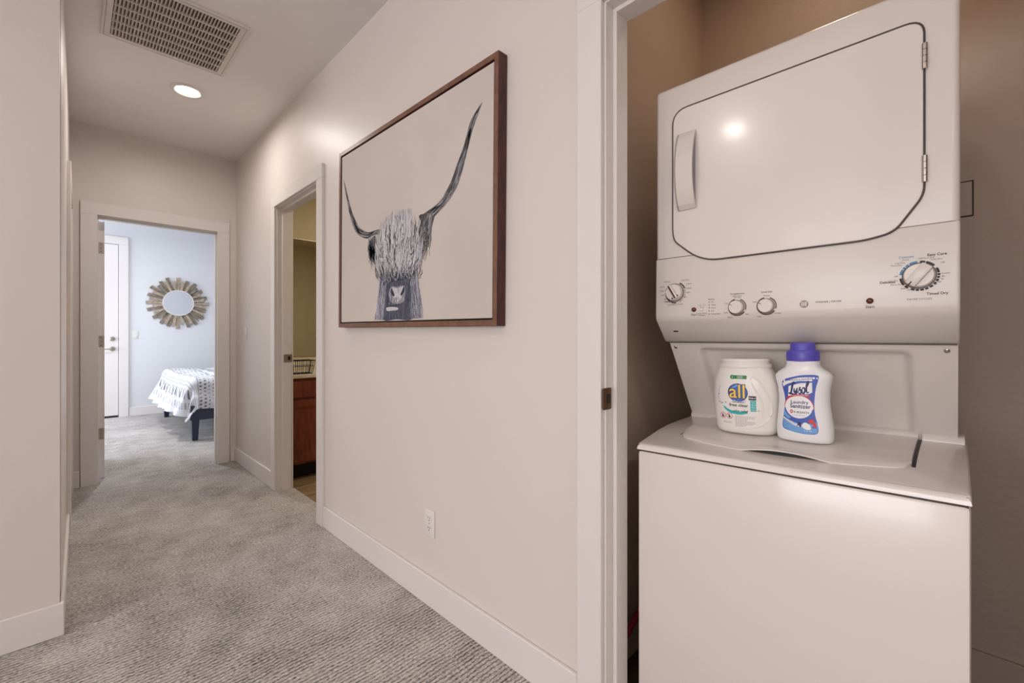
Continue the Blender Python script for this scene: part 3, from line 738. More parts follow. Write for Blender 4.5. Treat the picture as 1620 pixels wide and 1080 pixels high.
# ---- sanitizer bottle
LX, LYc = 1.348, .2740; LZ = ztop(LX)+.0065+tilt(LYc)
lo_ = thing('sanitizer_bottle', 'white waisted bottle with purple cap and blue label beside the pod tub', 'bottle', (LX, LYc, LZ+.0006), rot=roll, local=True)
lb = Bottle([(0, .054, .026, 0), (.004, .060, .031, 0), (.014, .0622, .034, 0), (.034, .0626, .035, 0), (.070, .0590, .0345, 0), (.105, .0560, .034, 0), (.135, .0575, .034, 0), (.160, .0625, .034, 0), (.170, .0620, .033, 0), (.178, .0560, .031, 0),
             (.186, .0450, .030, 0), (.194, .0375, .030, 0), (.206, .0360, .031, 0)], 2.5)
body = obj('body', lb.mesh(), 'bottle_white', lo_, smooth=True, angle=60)
bm = bmesh.new()
pf = [(.033, .205), (.0355, .2058), (.0362, .208), (.0362, .2305), (.0345, .2335), (.0285, .2340), (.0280, .236), (.0275, .2500), (.0260, .2530), (.020, .2540), (.018, .2520), (0, .2520)]
lathe(bm, pf, Matrix.Translation((0, 0, 0)) @ Matrix.Diagonal((.92, 1, 1, 1)), 48); obj('cap', bm, 'cap_purple', lo_, smooth=True, angle=35)
bm = bmesh.new()
for i in range(36):
    t = 2*math.pi*i/36; bmesh.ops.create_cube(bm, size=1, matrix=Matrix.Translation((.0333*math.cos(t), .0362*math.sin(t), .219)) @ Matrix.Rotation(t, 4, 'Z') @ Matrix.Diagonal((.0012, .0020, .018, 1)))
g = obj('cap_ridges', bm, 'cap_purple', lo_); g['kind'] = 'stuff'
a = Art(); oy = .2775
def Y(y, z): return (oy-y, z-.862)
LBL = cat([Y(.3190, 1.0160), Y(.2879, 1.0300), Y(.2600, 1.0345), Y(.2405, 1.0330), Y(.2395, 1.0234), Y(.2455, .9990), Y(.2489, .9640), Y(.2480, .9350), Y(.2422, .9060), Y(.2440, .8888), Y(.2600, .8850), Y(.2800, .8855), Y(.3030, .8895), Y(.3190, .8955), Y(.3200, .9120), Y(.3160, .9350), Y(.3125, .9580), Y(.3150, .9850)], 3, True)
a.poly(LBL, 'l_blue', 1)
a.poly([Y(.3188, .9250), Y(.3060, .9180), Y(.2800, .9080), Y(.2600, .9120), Y(.2435, .9180), Y(.2425, .9060), Y(.2445, .8895), Y(.2600, .8858), Y(.2800, .8863), Y(.3030, .8903), Y(.3185, .8962)], 'l_sky', 2)
a.poly([Y(.3135, .9560), Y(.3180, .9300), Y(.3060, .9200), Y(.2900, .9300)], 'l_sky', 2)
# pale top banner
a.strip(cat([Y(.3150, 1.0140), Y(.2980, 1.0215), Y(.2780, 1.0268), Y(.2520, 1.0280)], 6), cat([Y(.3135, 1.0055), Y(.2980, 1.0130), Y(.2780, 1.0183), Y(.2520, 1.0185)], 6), 'l_white', 2)
a.text('WHITENS & FRESHENS', -.0010, .1595, .0052, 'l_navy', 3, .015, rot=.12)
a.poly([Y(.3040, 1.0040), Y(.2780, 1.0125), Y(.2525, 1.0150), Y(.2525, .9905), Y(.2600, .9860), Y(.2800, .9850), Y(.3020, .9780), Y(.3060, .9770)], 'l_white', 2)
sc = .0300; ox, oz = Y(.3030, .9825)
def stroke(pts, wdt=.075):
    c = cat(pts, 6); nn = len(c)
    c = [(ox+(x*1.0)*sc, oz+y*sc+ x*sc*.10) for x, y in c]
    a.line(c, [sc*wdt*(.55+.75*math.sin(math.pi*min(1, (i+.5)/nn))) for i in range(nn)], 'l_navy', 3)
stroke([(.46, .84), (.42, 1.02), (.31, .96), (.24, .62), (.16, .22), (.05, .0)], .12); stroke([(-.06, .10), (.06, .12), (.20, .06), (.34, -.01), (.47, .06)], .12)
stroke([(.40, .52), (.38, .28), (.44, .16), (.54, .28), (.62, .54)], .11); stroke([(.63, .56), (.58, .22), (.50, -.14), (.38, -.32), (.34, -.18), (.50, .02), (.68, .20)], .10)
stroke([(.66, .16), (.78, .40), (.84, .60), (.80, .44), (.90, .26), (.88, .08), (.76, .05), (.70, .14)], .10)
stroke([(1.06, .54), (.96, .36), (.98, .12), (1.08, .06), (1.18, .24), (1.16, .46), (1.06, .54), (1.16, .44), (1.24, .46)], .10)
stroke([(1.24, .40), (1.36, .66), (1.46, .98), (1.38, 1.02), (1.30, .70), (1.28, .30), (1.34, .08), (1.46, .16)], .10)
# red sash over the oval, oval with the product name
a.poly(circ(*Y(.2825, .9530), .0325, 40, .0305), 'l_red', 2); a.poly(circ(*Y(.2822, .9515), .0310, 40, .0292), 'l_white', 4)
a.poly(arc_band(*Y(.2825, .9530), .0300, .0330, 100, 260, 24), 'l_blue', 5)
a.strip(cat([Y(.3075, .9770), Y(.2900, .9832), Y(.2720, .9842), Y(.2565, .9830)], 5), cat([Y(.3075, .9720), Y(.2900, .9785), Y(.2720, .9800), Y(.2570, .9790)], 5), 'l_red', 5); a.text('KILLS 99.9% OF BACTERIA', -.0005, .1195, .0030, 'l_white', 6, .01, rot=.06)
a.text('Laundry', *Y(.2805, .9640), .0120, 'l_navy', 6, .012, sx=1.0); a.text('Sanitizer', *Y(.2790, .9535), .0138, 'l_navy', 6, .020, sx=.95)
a.text('0', *Y(.2985, .9390), .0130, 'l_red', 6, .03); a.text('% BLEACH', *Y(.2770, .9385), .0070, 'l_navy', 6, .012, sx=1.05); a.text('Crisp linen scent', *Y(.2800, .9310), .0036, 'l_grey', 6)
# white swash, bow, towels and flower at the foot
a.strip(cat([Y(.3180, .9250), Y(.3050, .9170), Y(.2880, .9090), Y(.2760, .9080)], 5), cat([Y(.3170, .9200), Y(.3050, .9110), Y(.2900, .9035), Y(.2760, .9010)], 5), 'l_white', 3)
for i in range(3): a.line(cat([Y(.3150, .9215-i*.002), Y(.3000, .9130-i*.002), Y(.2880, .9075-i*.002)], 4), .0005, 'l_grey', 4)
a.poly([Y(.2880, .9010), Y(.2835, .9140), Y(.2780, .9130), Y(.2770, .9030), Y(.2800, .9000), Y(.2830, .9060)], 'l_navy', 4)
a.poly(cat([Y(.2740, .9000), Y(.2745, .9100), Y(.2680, .9140), Y(.2590, .9080), Y(.2570, .8990), Y(.2640, .8960)], 4, True), 'l_white', 4)
for dy, dz in ((0, 0), (.004, .004), (-.005, -.002), (-.001, .006), (-.006, -.008)): a.poly(circ(*Y(.2545+dy, .9140+dz), .0040, 10), 'l_red', 5)
for dy in (.0005, -.0045): a.poly(circ(*Y(.2520+dy, .9030), .0022, 8), 'l_blue', 5)
a.text('41 FL OZ', *Y(.2640, .8930), .0040, 'l_white', 4)
a.build('label', lb.front, body, cut=.008, step=.00016)

# ================================================================ COW PICTURE
PW, PH, PD = 1.262, .942, .042
pic = thing('cow_picture', 'large dark-framed canvas of a shaggy long-horned cow on the hall wall', 'picture', (W, 2.372, 1.1825), rot=(-.011*-1, 0, 0), local=True)
# local: x out of wall is -x, viewed left is +y ; s runs to -y
def pv(s, t, d): return Vector((-d, -s, t))
fw = .030
def rail(name, s0, s1, t0, t1):
    r = obj(name, B(-PD, -.0005, -s1, -s0, t0, t1, bev=.0015, seg=1), 'frame_wood', pic); return r
rail('frame_rail', 0, .022, 0, PH); rail('frame_rail', PW-.022, PW, 0, PH); rail('frame_rail', .022, PW-.022, PH-.022, PH); rail('frame_rail', .022, PW-.022, 0, .022)
bm = bmesh.new(); e = .0008
for s0, s1, t0, t1 in ((.001, .0205, .001, PH-.001), (PW-.0205, PW-.001, .001, PH-.001), (.0205, PW-.0205, PH-.0205, PH-.001), (.0205, PW-.0205, .001, .0205)): box(bm, -PD-e, -PD+.0002, -s1, -s0, t0, t1)
obj('frame_face', bm, 'frame_face', pic, label='thin bronze-brown front edge')
obj('backing', B(-.016, -.001, -PW+.022, -.022, .022, PH-.022), 'frame_black', pic)
C0 = .0275
cv = obj('canvas', B(-PD+.003, -.014, -PW+C0, -C0, C0, PH-C0, bev=.001, seg=1), 'canvas', pic)
# --- the print: ink shapes and hair strands on the canvas
PV, PF, PC = [], [], []
def ink(pts, col, h, fan=False):
    i0 = len(PV); PV.extend(pv(s, t, PD-.003+h) for s, t in pts); PF.append(tuple(range(i0, i0+len(pts)))); PC.append(col)
def inkstrip(L1, R1, colf, h):
    n = len(L1)
    for i in range(n-1):
        i0 = len(PV); PV.extend(pv(s, t, PD-.003+h) for s, t in (L1[i], L1[i+1], R1[i+1], R1[i])); PF.append((i0, i0+1, i0+2, i0+3)); PC.append(colf(i/(n-1)))
def gray(v, blue=0): 
    c = lin((max(0, v-blue*.4), max(0, v-2-blue*.15), max(0, v+blue))); return (*c, 1)
random.seed(11)
def horn(outer, inner, h):
    n = 40
    def res(P):
        c = cat(P, 10); ln = [0]
        for p, q in zip(c, c[1:]): ln.append(ln[-1]+math.hypot(q[0]-p[0], q[1]-p[1]))
        o = []
        for i in range(n+1):
            d = ln[-1]*i/n; j = 0
            while j < len(ln)-2 and ln[j+1] < d: j += 1
            t = (d-ln[j])/max(1e-9, ln[j+1]-ln[j]); o.append(tuple(x+(y-x)*t for x, y in zip(c[j], c[j+1])))
        return o
    O_, I_ = res(outer), res(inner); lanes = 7
    for k in range(lanes):
        A = [(i[0]+(o[0]-i[0])*k/lanes, i[1]+(o[1]-i[1])*k/lanes) for o, i in zip(O_, I_)]; Bq = [(i[0]+(o[0]-i[0])*(k+1)/lanes, i[1]+(o[1]-i[1])*(k+1)/lanes) for o, i in zip(O_, I_)]
        shade = (88, 104, 124, 144, 158, 146, 116)[k]
        inkstrip(A, Bq, lambda t: gray(shade+random.uniform(-22, 22)-40*max(0, .16-t)/.16-34*max(0, t-.78)/.22), h)
    for _ in range(120):          # fine grain along the horn
        i = random.randint(1, n-8); f = random.uniform(.1, .9); ln = random.randint(3, 7)
        P = [(I_[j][0]+(O_[j][0]-I_[j][0])*f, I_[j][1]+(O_[j][1]-I_[j][1])*f) for j in range(i, i+ln)]
        wdt = [.0032*math.sin(math.pi*(j+.5)/ln) for j in range(ln)]; g_ = random.choice((62, 74, 160, 178)); inkstrip(*ribbon(P, wdt), lambda t: gray(g_), h+.0001)
horn([(1.177, .797), (1.142, .746), (1.116, .700), (1.09, .639), (1.063, .578), (1.031, .526), (.978, .484), (.897, .446), (.80, .405)],
     [(1.173, .796), (1.116, .757), (1.09, .710), (1.067, .664), (1.031, .613), (1.002, .567), (.978, .540), (.928, .499), (.865, .479), (.782, .463)], .0003)
horn([(.048, .790), (.058, .765), (.067, .736), (.087, .676), (.118, .602), (.155, .535), (.199, .484), (.263, .452), (.324, .436), (.402, .443), (.46, .435)],
     [(.050, .789), (.064, .765), (.079, .733), (.110, .672), (.148, .603), (.192, .548), (.228, .509), (.283, .481), (.337, .466), (.427, .464), (.47, .46)], .0003)
def hair(s, t, ln, ang, wdt, col, h, wave=.006, curl=0):
    P = []; n = 9; ph = random.uniform(0, 6.28); fr = random.uniform(1.2, 2.2)
    for i in range(n):
        u = i/(n-1); a_ = ang+curl*u
        P.append((s+math.sin(a_)*ln*u+wave*math.sin(ph+fr*6.28*u)*u**.5, t-math.cos(a_)*ln*u))
    inkstrip(*ribbon(P, [wdt*(.25+.75*math.sin(math.pi*(.12+.8*i/(n-1)))) for i in range(n)]), lambda u: col, h)
# ears
ink(cat([(.402, .440), (.357, .428), (.328, .398), (.326, .372), (.352, .345), (.376, .330), (.389, .352), (.412, .399)], 4, True), gray(92, 6), .0002)
ink(cat([(.775, .466), (.800, .420), (.800, .350), (.835, .350), (.858, .378), (.876, .417), (.885, .446), (.84, .462)], 4, True), gray(74), .0002)
for _ in range(110): hair(random.uniform(.33, .41), random.uniform(.37, .44), random.uniform(.05, .11), random.uniform(-.1, .45), .0035, gray(random.choice((84, 98, 118, 144, 170, 184)), 6), .0004)
for _ in range(150): hair(random.uniform(.785, .872), random.uniform(.38, .466), random.uniform(.05, .13), random.uniform(-.5, -.1), .0035, gray(random.choice((44, 56, 74, 110, 150, 180))), .0004+random.random()*.0001)
# face and chest: a dark muzzle column with loose pale strands down both sides
ink(cat([(.475, .30), (.470, .20), (.468, .12), (.474, .034), (.60, .034), (.735, .034), (.742, .12), (.738, .20), (.74, .30), (.60, .34)], 3, True), gray(84, 14), .0002)
for _ in range(520):
    s = random.gauss(.607, .075); s = max(.45, min(.765, s)); ctr = (s-.607)/.2; tone = random.choice((58, 68, 78, 88, 98, 118))
    t0 = random.uniform(.07, .27); hair(s, t0, min(t0-.034, random.uniform(.05, .14)), .10*ctr, random.uniform(.003, .0055), gray(tone, 14), .0003+random.random()*.0001, .003)
for _ in range(330):
    sd = random.choice((-1, 1)); t0 = random.uniform(.06, .27); o_ = random.uniform(.10, .150+.05*(.27-t0)/.2); s = .607+sd*o_; ln = min(t0-.034, random.uniform(.06, .15))
    hair(s, t0, ln, .17*sd, random.uniform(.0025, .0045), gray(random.choice((78, 96, 112, 134, 156, 176, 186)) + int(200*max(0, o_-.13)), 9), .00045+random.random()*.0001, .004, random.uniform(-.1, .1))
# head under the fringe: shaded layer first, then locks of falling hair
ink(cat([(.591, .500), (.52, .475), (.465, .430), (.435, .372), (.445, .312), (.468, .255), (.53, .225), (.61, .215), (.68, .222), (.735, .255), (.748, .315), (.772, .381), (.755, .425), (.69, .468)], 4, True), gray(124, 8), .0004)
def crown(s_): return .528-1.15*(s_-.597)**2-7.5*(s_-.597)**4*3
def under(n_, tones, h0, w0, w1, lo, hi, tmin, blue):
    for _ in range(n_):
        s0 = max(.405, min(.80, random.gauss(.60, .095))); t0 = crown(s0)-random.uniform(lo, hi)
        ln = min(random.uniform(.08, .20), t0-tmin-random.uniform(0, .07))
        if ln < .025: continue
        off = s0-.60; hair(s0, t0, ln, off*.55, random.uniform(w0, w1), gray(random.choice(tones), blue), h0+random.random()*.0002, random.uniform(.004, .010), -off*2.2+random.uniform(-.25, .25))
under(300, (70, 84, 98, 112, 130), .0005, .004, .007, .06, .26, .19, 10)
under(420, (150, 164, 178, 190, 200), .0007, .004, .0075, .0, .20, .22, 3)
under(330, (54, 66, 80), .0010, .0025, .0045, .08, .26, .19, 12)
under(300, (196, 204, 212, 186, 220), .0011, .003, .0055, .0, .17, .21, 1)
# long separate locks, pale with a dark side, waving down over the eyes
for _ in range(46):
    s0 = .60+random.uniform(-.175, .165); t0 = crown(s0)-random.uniform(.02, .12); ln = min(random.uniform(.14, .24), t0-.205-random.uniform(0, .05))
    if ln < .06: continue
    st = random.getstate(); off = s0-.6; amp = random.uniform(.007, .012)
    hair(s0, t0, ln, off*.5, .0050, gray(214, 1), .0015, amp, -off*2.0)
    random.setstate(st); random.uniform(0, 1); st2 = None
    hair(s0+.005, t0-.01, ln*.95, off*.5, .0028, gray(66, 8), .0014, amp, -off*2.0)
for _ in range(50): hair(random.uniform(.47, .74), random.uniform(.225, .265), random.uniform(.02, .05), random.uniform(-.5, .5), .0035, gray(random.choice((60, 78, 150, 196)), 8), .0013, .004, random.uniform(-1, 1))
# muzzle
ink(cat([(.555, .184), (.607, .178), (.657, .182), (.674, .158), (.664, .118), (.637, .105), (.580, .105), (.546, .118), (.529, .152)], 4, True), gray(150, 8), .0008)
ink(cat([(.560, .180), (.607, .172), (.652, .178), (.645, .158), (.640, .128), (.607, .112), (.572, .122), (.570, .158)], 4, True), gray(206, 4), .0009)
for sg, cx_ in ((-1, .560), (1, .656)): ink(cat([(cx_+sg*.004, .176), (cx_+sg*.010, .158), (cx_-sg*.012, .138), (cx_-sg*.022, .144), (cx_-sg*.010, .160)], 4, True), gray(54, 18), .0011)
for _ in range(70): s = random.uniform(.535, .668); hair(s, random.uniform(.115, .185), random.uniform(.012, .03), random.uniform(-.3, .3), .0028, gray(random.choice((110, 140, 180, 215)), 6), .0010, .002)
ink(cat([(.511, .089), (.56, .091), (.608, .086), (.610, .076), (.56, .074), (.516, .074)], 3, True), gray(204, 4), .0010)
ink([(.50, .098), (.62, .098), (.655, .104), (.60, .093), (.53, .094)], gray(52, 20), .0009)
me = bpy.data.meshes.new('cow_print'); me.from_pydata(PV, [], PF); me.materials.append(M['print_ink'])
ca = me.color_attributes.new('Col', 'FLOAT_COLOR', 'CORNER')
for p, c in zip(me.polygons, PC):
    for li in p.loop_indices: ca.data[li].color = c
o = bpy.data.objects.new('cow_print', me); COL.objects.link(o); o.parent = cv

# ================================================================ CEILING: grille, downlights
gx0, gx1, gy0, gy1 = .113, .667, 2.59, 3.187
gr = thing('return_air_grille', 'white louvred return air grille on the hall ceiling', 'vent', ((gx0+gx1)/2, (gy0+gy1)/2, CE))
bm = bmesh.new(); fo = [(gx0, gy0), (gx1, gy0), (gx1, gy1), (gx0, gy1)]; ix0, ix1, iy0, iy1 = gx0+.038, gx1-.038, gy0+.036, gy1-.036
frame_prism(bm, fo, [(ix0, iy0), (ix1, iy0), (ix1, iy1), (ix0, iy1)], 'z', CE-.010, CE)
b = obj('grille_frame', bm, 'grille_paint', gr); md = b.modifiers.new('bevel', 'BEVEL'); md.width = .002; md.segments = 1
bm = bmesh.new(); q = .012; frame_prism(bm, [(gx0+q, gy0+q), (gx1-q, gy0+q), (gx1-q, gy1-q), (gx0+q, gy1-q)], [(gx0+q+.0016, gy0+q+.0016), (gx1-q-.0016, gy0+q+.0016), (gx1-q-.0016, gy1-q-.0016), (gx0+q+.0016, gy1-q-.0016)], 'z', CE-.0104, CE-.009)
obj('frame_shadow_line', bm, 'duct', gr)  # thin brown ring drawn as the shadow line inside the flange
obj('filter', B(ix0, ix1, iy0, iy1, CE-.0016, CE-.0004), 'duct', gr)
NS = 34; first = None
for i in range(NS):
    x = ix0+(ix1-ix0)*(i+.5)/NS
    if first is None:
        bm = B(-.0011, .0011, iy0-(gy0+gy1)/2, iy1-(gy0+gy1)/2, -.0062, .0062); bmesh.ops.rotate(bm, verts=bm.verts[:], matrix=Matrix.Rotation(math.radians(38), 3, 'Y'))
        me = bpy.data.meshes.new('slat'); bm.to_mesh(me); bm.free(); me.materials.append(M['grille_paint']); first = me
    o = bpy.data.objects.new('slat', me); COL.objects.link(o); o.parent = gr; o.location = (x-(gx0+gx1)/2, 0, -.0075)
NR = 7
for j in range(1, NR):
    y = iy0+(iy1-iy0)*j/NR; obj('cross_bar', B(ix0, ix1, y-.0032, y+.0032, CE-.0135, CE-.0015), 'grille_paint', gr)
def downlight(x, y, pw, label, CE=CE, col=WARM):
    d = thing('downlight', label, 'ceiling light', (x, y, CE), 'recessed ceiling downlights')
    bm = bmesh.new(); lathe(bm, [(.092, 0), (.092, .005), (.086, .009), (.072, .010), (.064, .004), (.064, 0)], facing('z-', (x, y, CE)), 48); obj('trim_ring', bm, 'trim_paint', d, smooth=True)
    bm = bmesh.new(); lathe(bm, [(.066, .001), (.060, .0042), (.03, .0052), (0, .0055)], facing('z-', (x, y, CE)), 40); obj('diffuser', bm, 'lamp_glow', d, smooth=True)
    area('downlight_lamp', (x, y, CE-.012), (0, 0, 0), .125, .125, pw, col, 'DISK', 172)
LBS = ['round recessed downlight lit on the hall ceiling past the grille', 'round downlight over the loft beside the hall corner', 'added fill downlight over the loft near its back wall', 'added fill downlight over the middle of the loft', 'added fill downlight behind the hall near the back wall', 'round downlight in the far corner of the loft by its window']
for (x, y, p), l in zip(DOWN, LBS): downlight(x, y, p, l)
downlight(.55, 6.35, 32, 'added cool fill downlight on the bedroom ceiling beyond the doorway', 2.80, (.92, .95, 1.0))  # unseen bedroom lamp, added to brighten the hall carpet

# ================================================================ outlets, switches
def plate(name, label, cat_, mtx, kind):
    o = thing(name, label, cat_, (0, 0, 0), local=True); o.matrix_world = mtx
    pl = obj('cover_plate', B(-.035, .035, -.057, .057, 0, .0055, bev=.003), 'plastic_plate', o, smooth=True)
    if kind == 'outlet':
        for dz in (-.0205, .0205):
            s = obj('socket', prism(bmesh.new(), roundpoly([(-.017, dz-.0145), (.017, dz-.0145), (.017, dz+.0145), (-.017, dz+.0145)], .010), 'z', .0055, .0072), 'plastic_plate', o, smooth=True)
            for (a_, b_, c_, d_) in ((-.0078, -.0050, dz-.001, dz+.008), (.0050, .0078, dz-.001, dz+.008)): obj('slot', B(a_, b_, c_, d_, .0070, .0076), 'slot_dark', s)
            obj('slot', prism(bmesh.new(), circ(0, dz-.0075, .0028, 10), 'z', .0070, .0076), 'slot_dark', s)
        bm = bmesh.new(); lathe(bm, [(.003, .0055), (.003, .0064), (0, .0068)], Matrix.Identity(4), 10); obj('screw', bm, 'nickel', o)
    elif kind == 'switch':
        r = obj('rocker', prism(bmesh.new(), [(-.033, .0055), (.033, .0055), (.033, .0068), (0, .0075), (-.033, .0105)], 'x', -.0165, .0165), 'plastic_plate', o)
        bmesh_dummy = None
        r.rotation_euler = (0, 0, 0)
        for dz in (-.048, .048):
            bm = bmesh.new(); lathe(bm, [(.003, .0055), (.003, .0062), (0, .0064)], Matrix.Translation((0, dz, 0)), 10); obj('screw', bm, 'plastic_plate', o)
    return o
plate('wall_outlet', 'white duplex outlet low on the hall wall below the cow picture', 'outlet', facing('x-', (W, 1.566, .345)), 'outlet')
plate('light_switch', 'white rocker switch on the hall wall between bathroom and bedroom doors', 'switch', facing('x-', (W, 4.33, 1.155)), 'switch')
plate('light_switch', 'white switch on the bedroom wall left of the sunburst mirror', 'switch', facing('y-', (.668, 8.35, 1.16)), 'switch')
o = thing('dryer_outlet', 'shade-tinted outlet plate with dark edge on closet wall right of the dryer', 'outlet', (2.06, 0, 1.578))
obj('cover_plate', B(2.0545, 2.0595, -.0405, .075, 1.5235, 1.6325, bev=.002), 'closet_shade_tint', o); obj('box_rim', B(2.0575, 2.06, -.0440, .0785, 1.520, 1.636), 'toe', o, label='dark gap round the plate')

# ================================================================ BEDROOM
mc = (1.1675, 8.35, 1.645)
sb = thing('sunburst_mirror', 'round mirror ringed with driftwood slats on the bedroom wall', 'mirror', mc)
bm = bmesh.new(); lathe(bm, [(.235, 0), (.235, .010), (0, .010)], facing('y-', mc), 40); obj('backing', bm, 'driftwood', sb)
bm = bmesh.new(); lathe(bm, [(.186, .034), (.186, .037), (0, .037)], facing('y-', mc), 56); obj('mirror_glass', bm, 'mirror', sb)
bm = bmesh.new(); frame_prism(bm, [(mc[0]+x, mc[2]+z) for x, z in circ(0, 0, .194, 56)], [(mc[0]+x, mc[2]+z) for x, z in circ(0, 0, .184, 56)], 'y', mc[1]-.041, mc[1]-.010); obj('mirror_rim', bm, 'trim_paint', sb)
random.seed(5); NSL = 40
for i in range(NSL):
    an = 2*math.pi*i/NSL+random.uniform(-.03, .03); lay = i % 2
    r1 = random.choice((.395, .375, .385, .36)) if lay == 0 else random.choice((.33, .345, .31)); wI, wO = (.016, .024) if lay == 0 else (.014, .022)
    y0 = (.010, .023)[lay]; tl = random.uniform(-.004, .004)
    bm = bmesh.new(); prism(bm, [(.197, -wI), (r1, -wO+tl), (r1+random.uniform(-.008, .008), wO+tl), (.197, wI)], 'z', y0, y0+.012+random.uniform(0, .003))
    bmesh.ops.transform(bm, verts=bm.verts[:], matrix=facing('y-', mc) @ Matrix.Rotation(an, 4, 'Z')); obj('slat', bm, ('driftwood', 'driftwood_light')[lay if i % 5 else 1-lay], sb)
bx, by0, by1 = .925, 5.83, 7.92
bed = thing('bed', 'bed on tapered navy legs with low rail in the bedroom', 'bed', (1.9, 6.87, 0))
bm = bmesh.new(); box(bm, bx, 3.1, by0, by0+.04, .225, .385, bev=.004); obj('side_rail', bm, 'bed_navy', bed)
obj('side_rail', B(bx, 3.1, by1-.04, by1, .225, .385, bev=.004), 'bed_navy', bed)
obj('foot_rail', B(bx, bx+.04, by0+.04, by1-.04, .225, .385, bev=.004), 'bed_navy', bed)
obj('headboard', B(3.06, 3.12, by0, by1, .225, 1.15, bev=.01), 'bed_navy', bed)
for x, y in ((bx+.045, by0+.045), (bx+.045, by1-.045), (3.05, by0+.045), (3.05, by1-.045)):
    bm = bmesh.new(); a_ = .036; b_ = .024; top_ = .40 if x < 2 else .225
    vs = [bm.verts.new((x+sx*r, y+sy*r, z)) for z, r in ((0, b_), (.24, a_)) for sx, sy in ((-1, -1), (1, -1), (1, 1), (-1, 1))]
    for f in ((3, 2, 1, 0), (4, 5, 6, 7), (0, 1, 5, 4), (1, 2, 6, 5), (2, 3, 7, 6), (3, 0, 4, 7)): bm.faces.new([vs[i] for i in f])
    obj('leg', bm, 'bed_navy', bed)
obj('center_foot', B(1.27, 1.31, 6.10, 6.14, 0, .225), 'black', bed)
obj('slat_base', B(bx+.04, 3.06, by0+.04, by1-.04, .27, .33), 'bed_navy', bed)
obj('mattress', B(1.00, 3.05, by0+.05, by1-.05, .33, .655, bev=.05, seg=4), 'mattress', bed, smooth=True)
# throw blanket: draped over the foot end and the near side
ex, ey, ey2, R_ = .995, 5.915, 7.83, .085; TOPZ = .672
us = [i*.0105 for i in range(int(1.75/.0105))]; FO, NE, FA = .47, .385, .30
vs_ = [j*.0105 for j in range(int((NE+(ey2-ey)+FA)/.0105))]
VV, CC = [], []
def blanket_col(u, v):
    wht = (.74, .74, .77); gr_ = (.13, .13, .16); md = (.30, .30, .34)
    dd_ = u
    if dd_ < .07: return wht
    if dd_ < .16:
        return md if ((v/.030) % 1 < .34 and .08 < dd_ < .15) else wht
    if dd_ < .185: return wht
    if dd_ < .31: return gr_ if (v/.046) % 1 < .36 and .195 < dd_ < .30 else wht
    if dd_ < .335: return wht
    if dd_ < .345 or .375 < dd_ < .384: return md
    if dd_ < .46: return wht
    if dd_ < .47 or .70 < dd_ < .71: return md
    if dd_ < .70: return gr_ if ((dd_/.040) % 1 < .42 and ((v+.02*(int(dd_/.040) % 2))/.040) % 1 < .40) else wht
    if dd_ < .76: return wht
    if dd_ < .90: return gr_ if (v/.042) % 1 < .40 and .775 < dd_ < .885 else wht
    if dd_ < 1.0: return wht
    return md if (dd_/.09) % 1 < .42 else wht
random.seed(9)
for u in us:
    for v in vs_:
        d = max(0, FO-u); vy = v-NE; en = max(0, -vy); ef = max(0, vy-(ey2-ey)); e_ = en+ef
        x = ex+max(0, u-FO); yb = ey+min(max(0, vy), ey2-ey)
        h_ = min(math.hypot(d, e_), .50+.02*math.sin(v*40))
        z = TOPZ + .010*math.sin(x*9+yb*3)+.006*math.sin(yb*17)
        if h_ > 0:
            hh = math.hypot(d, e_); dx_, dy_ = -d/hh, (-en+ef)/hh
            q = R_*math.pi/2
            if h_ < q: ot, dn = R_*math.sin(h_/R_), R_*(1-math.cos(h_/R_))
            else:
                k = h_-q; fl = (.10 + .20*(d/hh)**3*min(1, max(0, (vy+.15)/.5))) + .10*math.sin(v*14+.7)*(1 if d > 0 else .3); ot, dn = R_+k*math.sin(fl)+.018*math.sin(v*31+u*9)*min(1, k/.1), R_+k*math.cos(fl)
                if d > 0 and e_ > 0: ot -= .03*min(1, k/.2)*math.sin(math.atan2(e_, d)*2)
            x += dx_*ot; yb += dy_*ot; z -= dn
        VV.append((x, yb, z)); CC.append((*blanket_col(u, v), 1))
nu, nv = len(us), len(vs_)
FFc = [(i*nv+j, i*nv+j+1, (i+1)*nv+j+1, (i+1)*nv+j) for i in range(nu-1) for j in range(nv-1)]
me = bpy.data.meshes.new('throw_blanket'); me.from_pydata(VV, [], FFc); me.materials.append(M['woven'])
ca = me.color_attributes.new('Col', 'FLOAT_COLOR', 'POINT'); ca.data.foreach_set('color', [c for q in CC for c in q])
for p in me.polygons: p.use_smooth = True
o = bpy.data.objects.new('throw_blanket', me); COL.objects.link(o)
sdm = o.modifiers.new('thick', 'SOLIDIFY'); sdm.thickness = .008; sdm.offset = 1
tag(o, 'white woven blanket with charcoal dashes and dots over the bed foot', 'blanket')

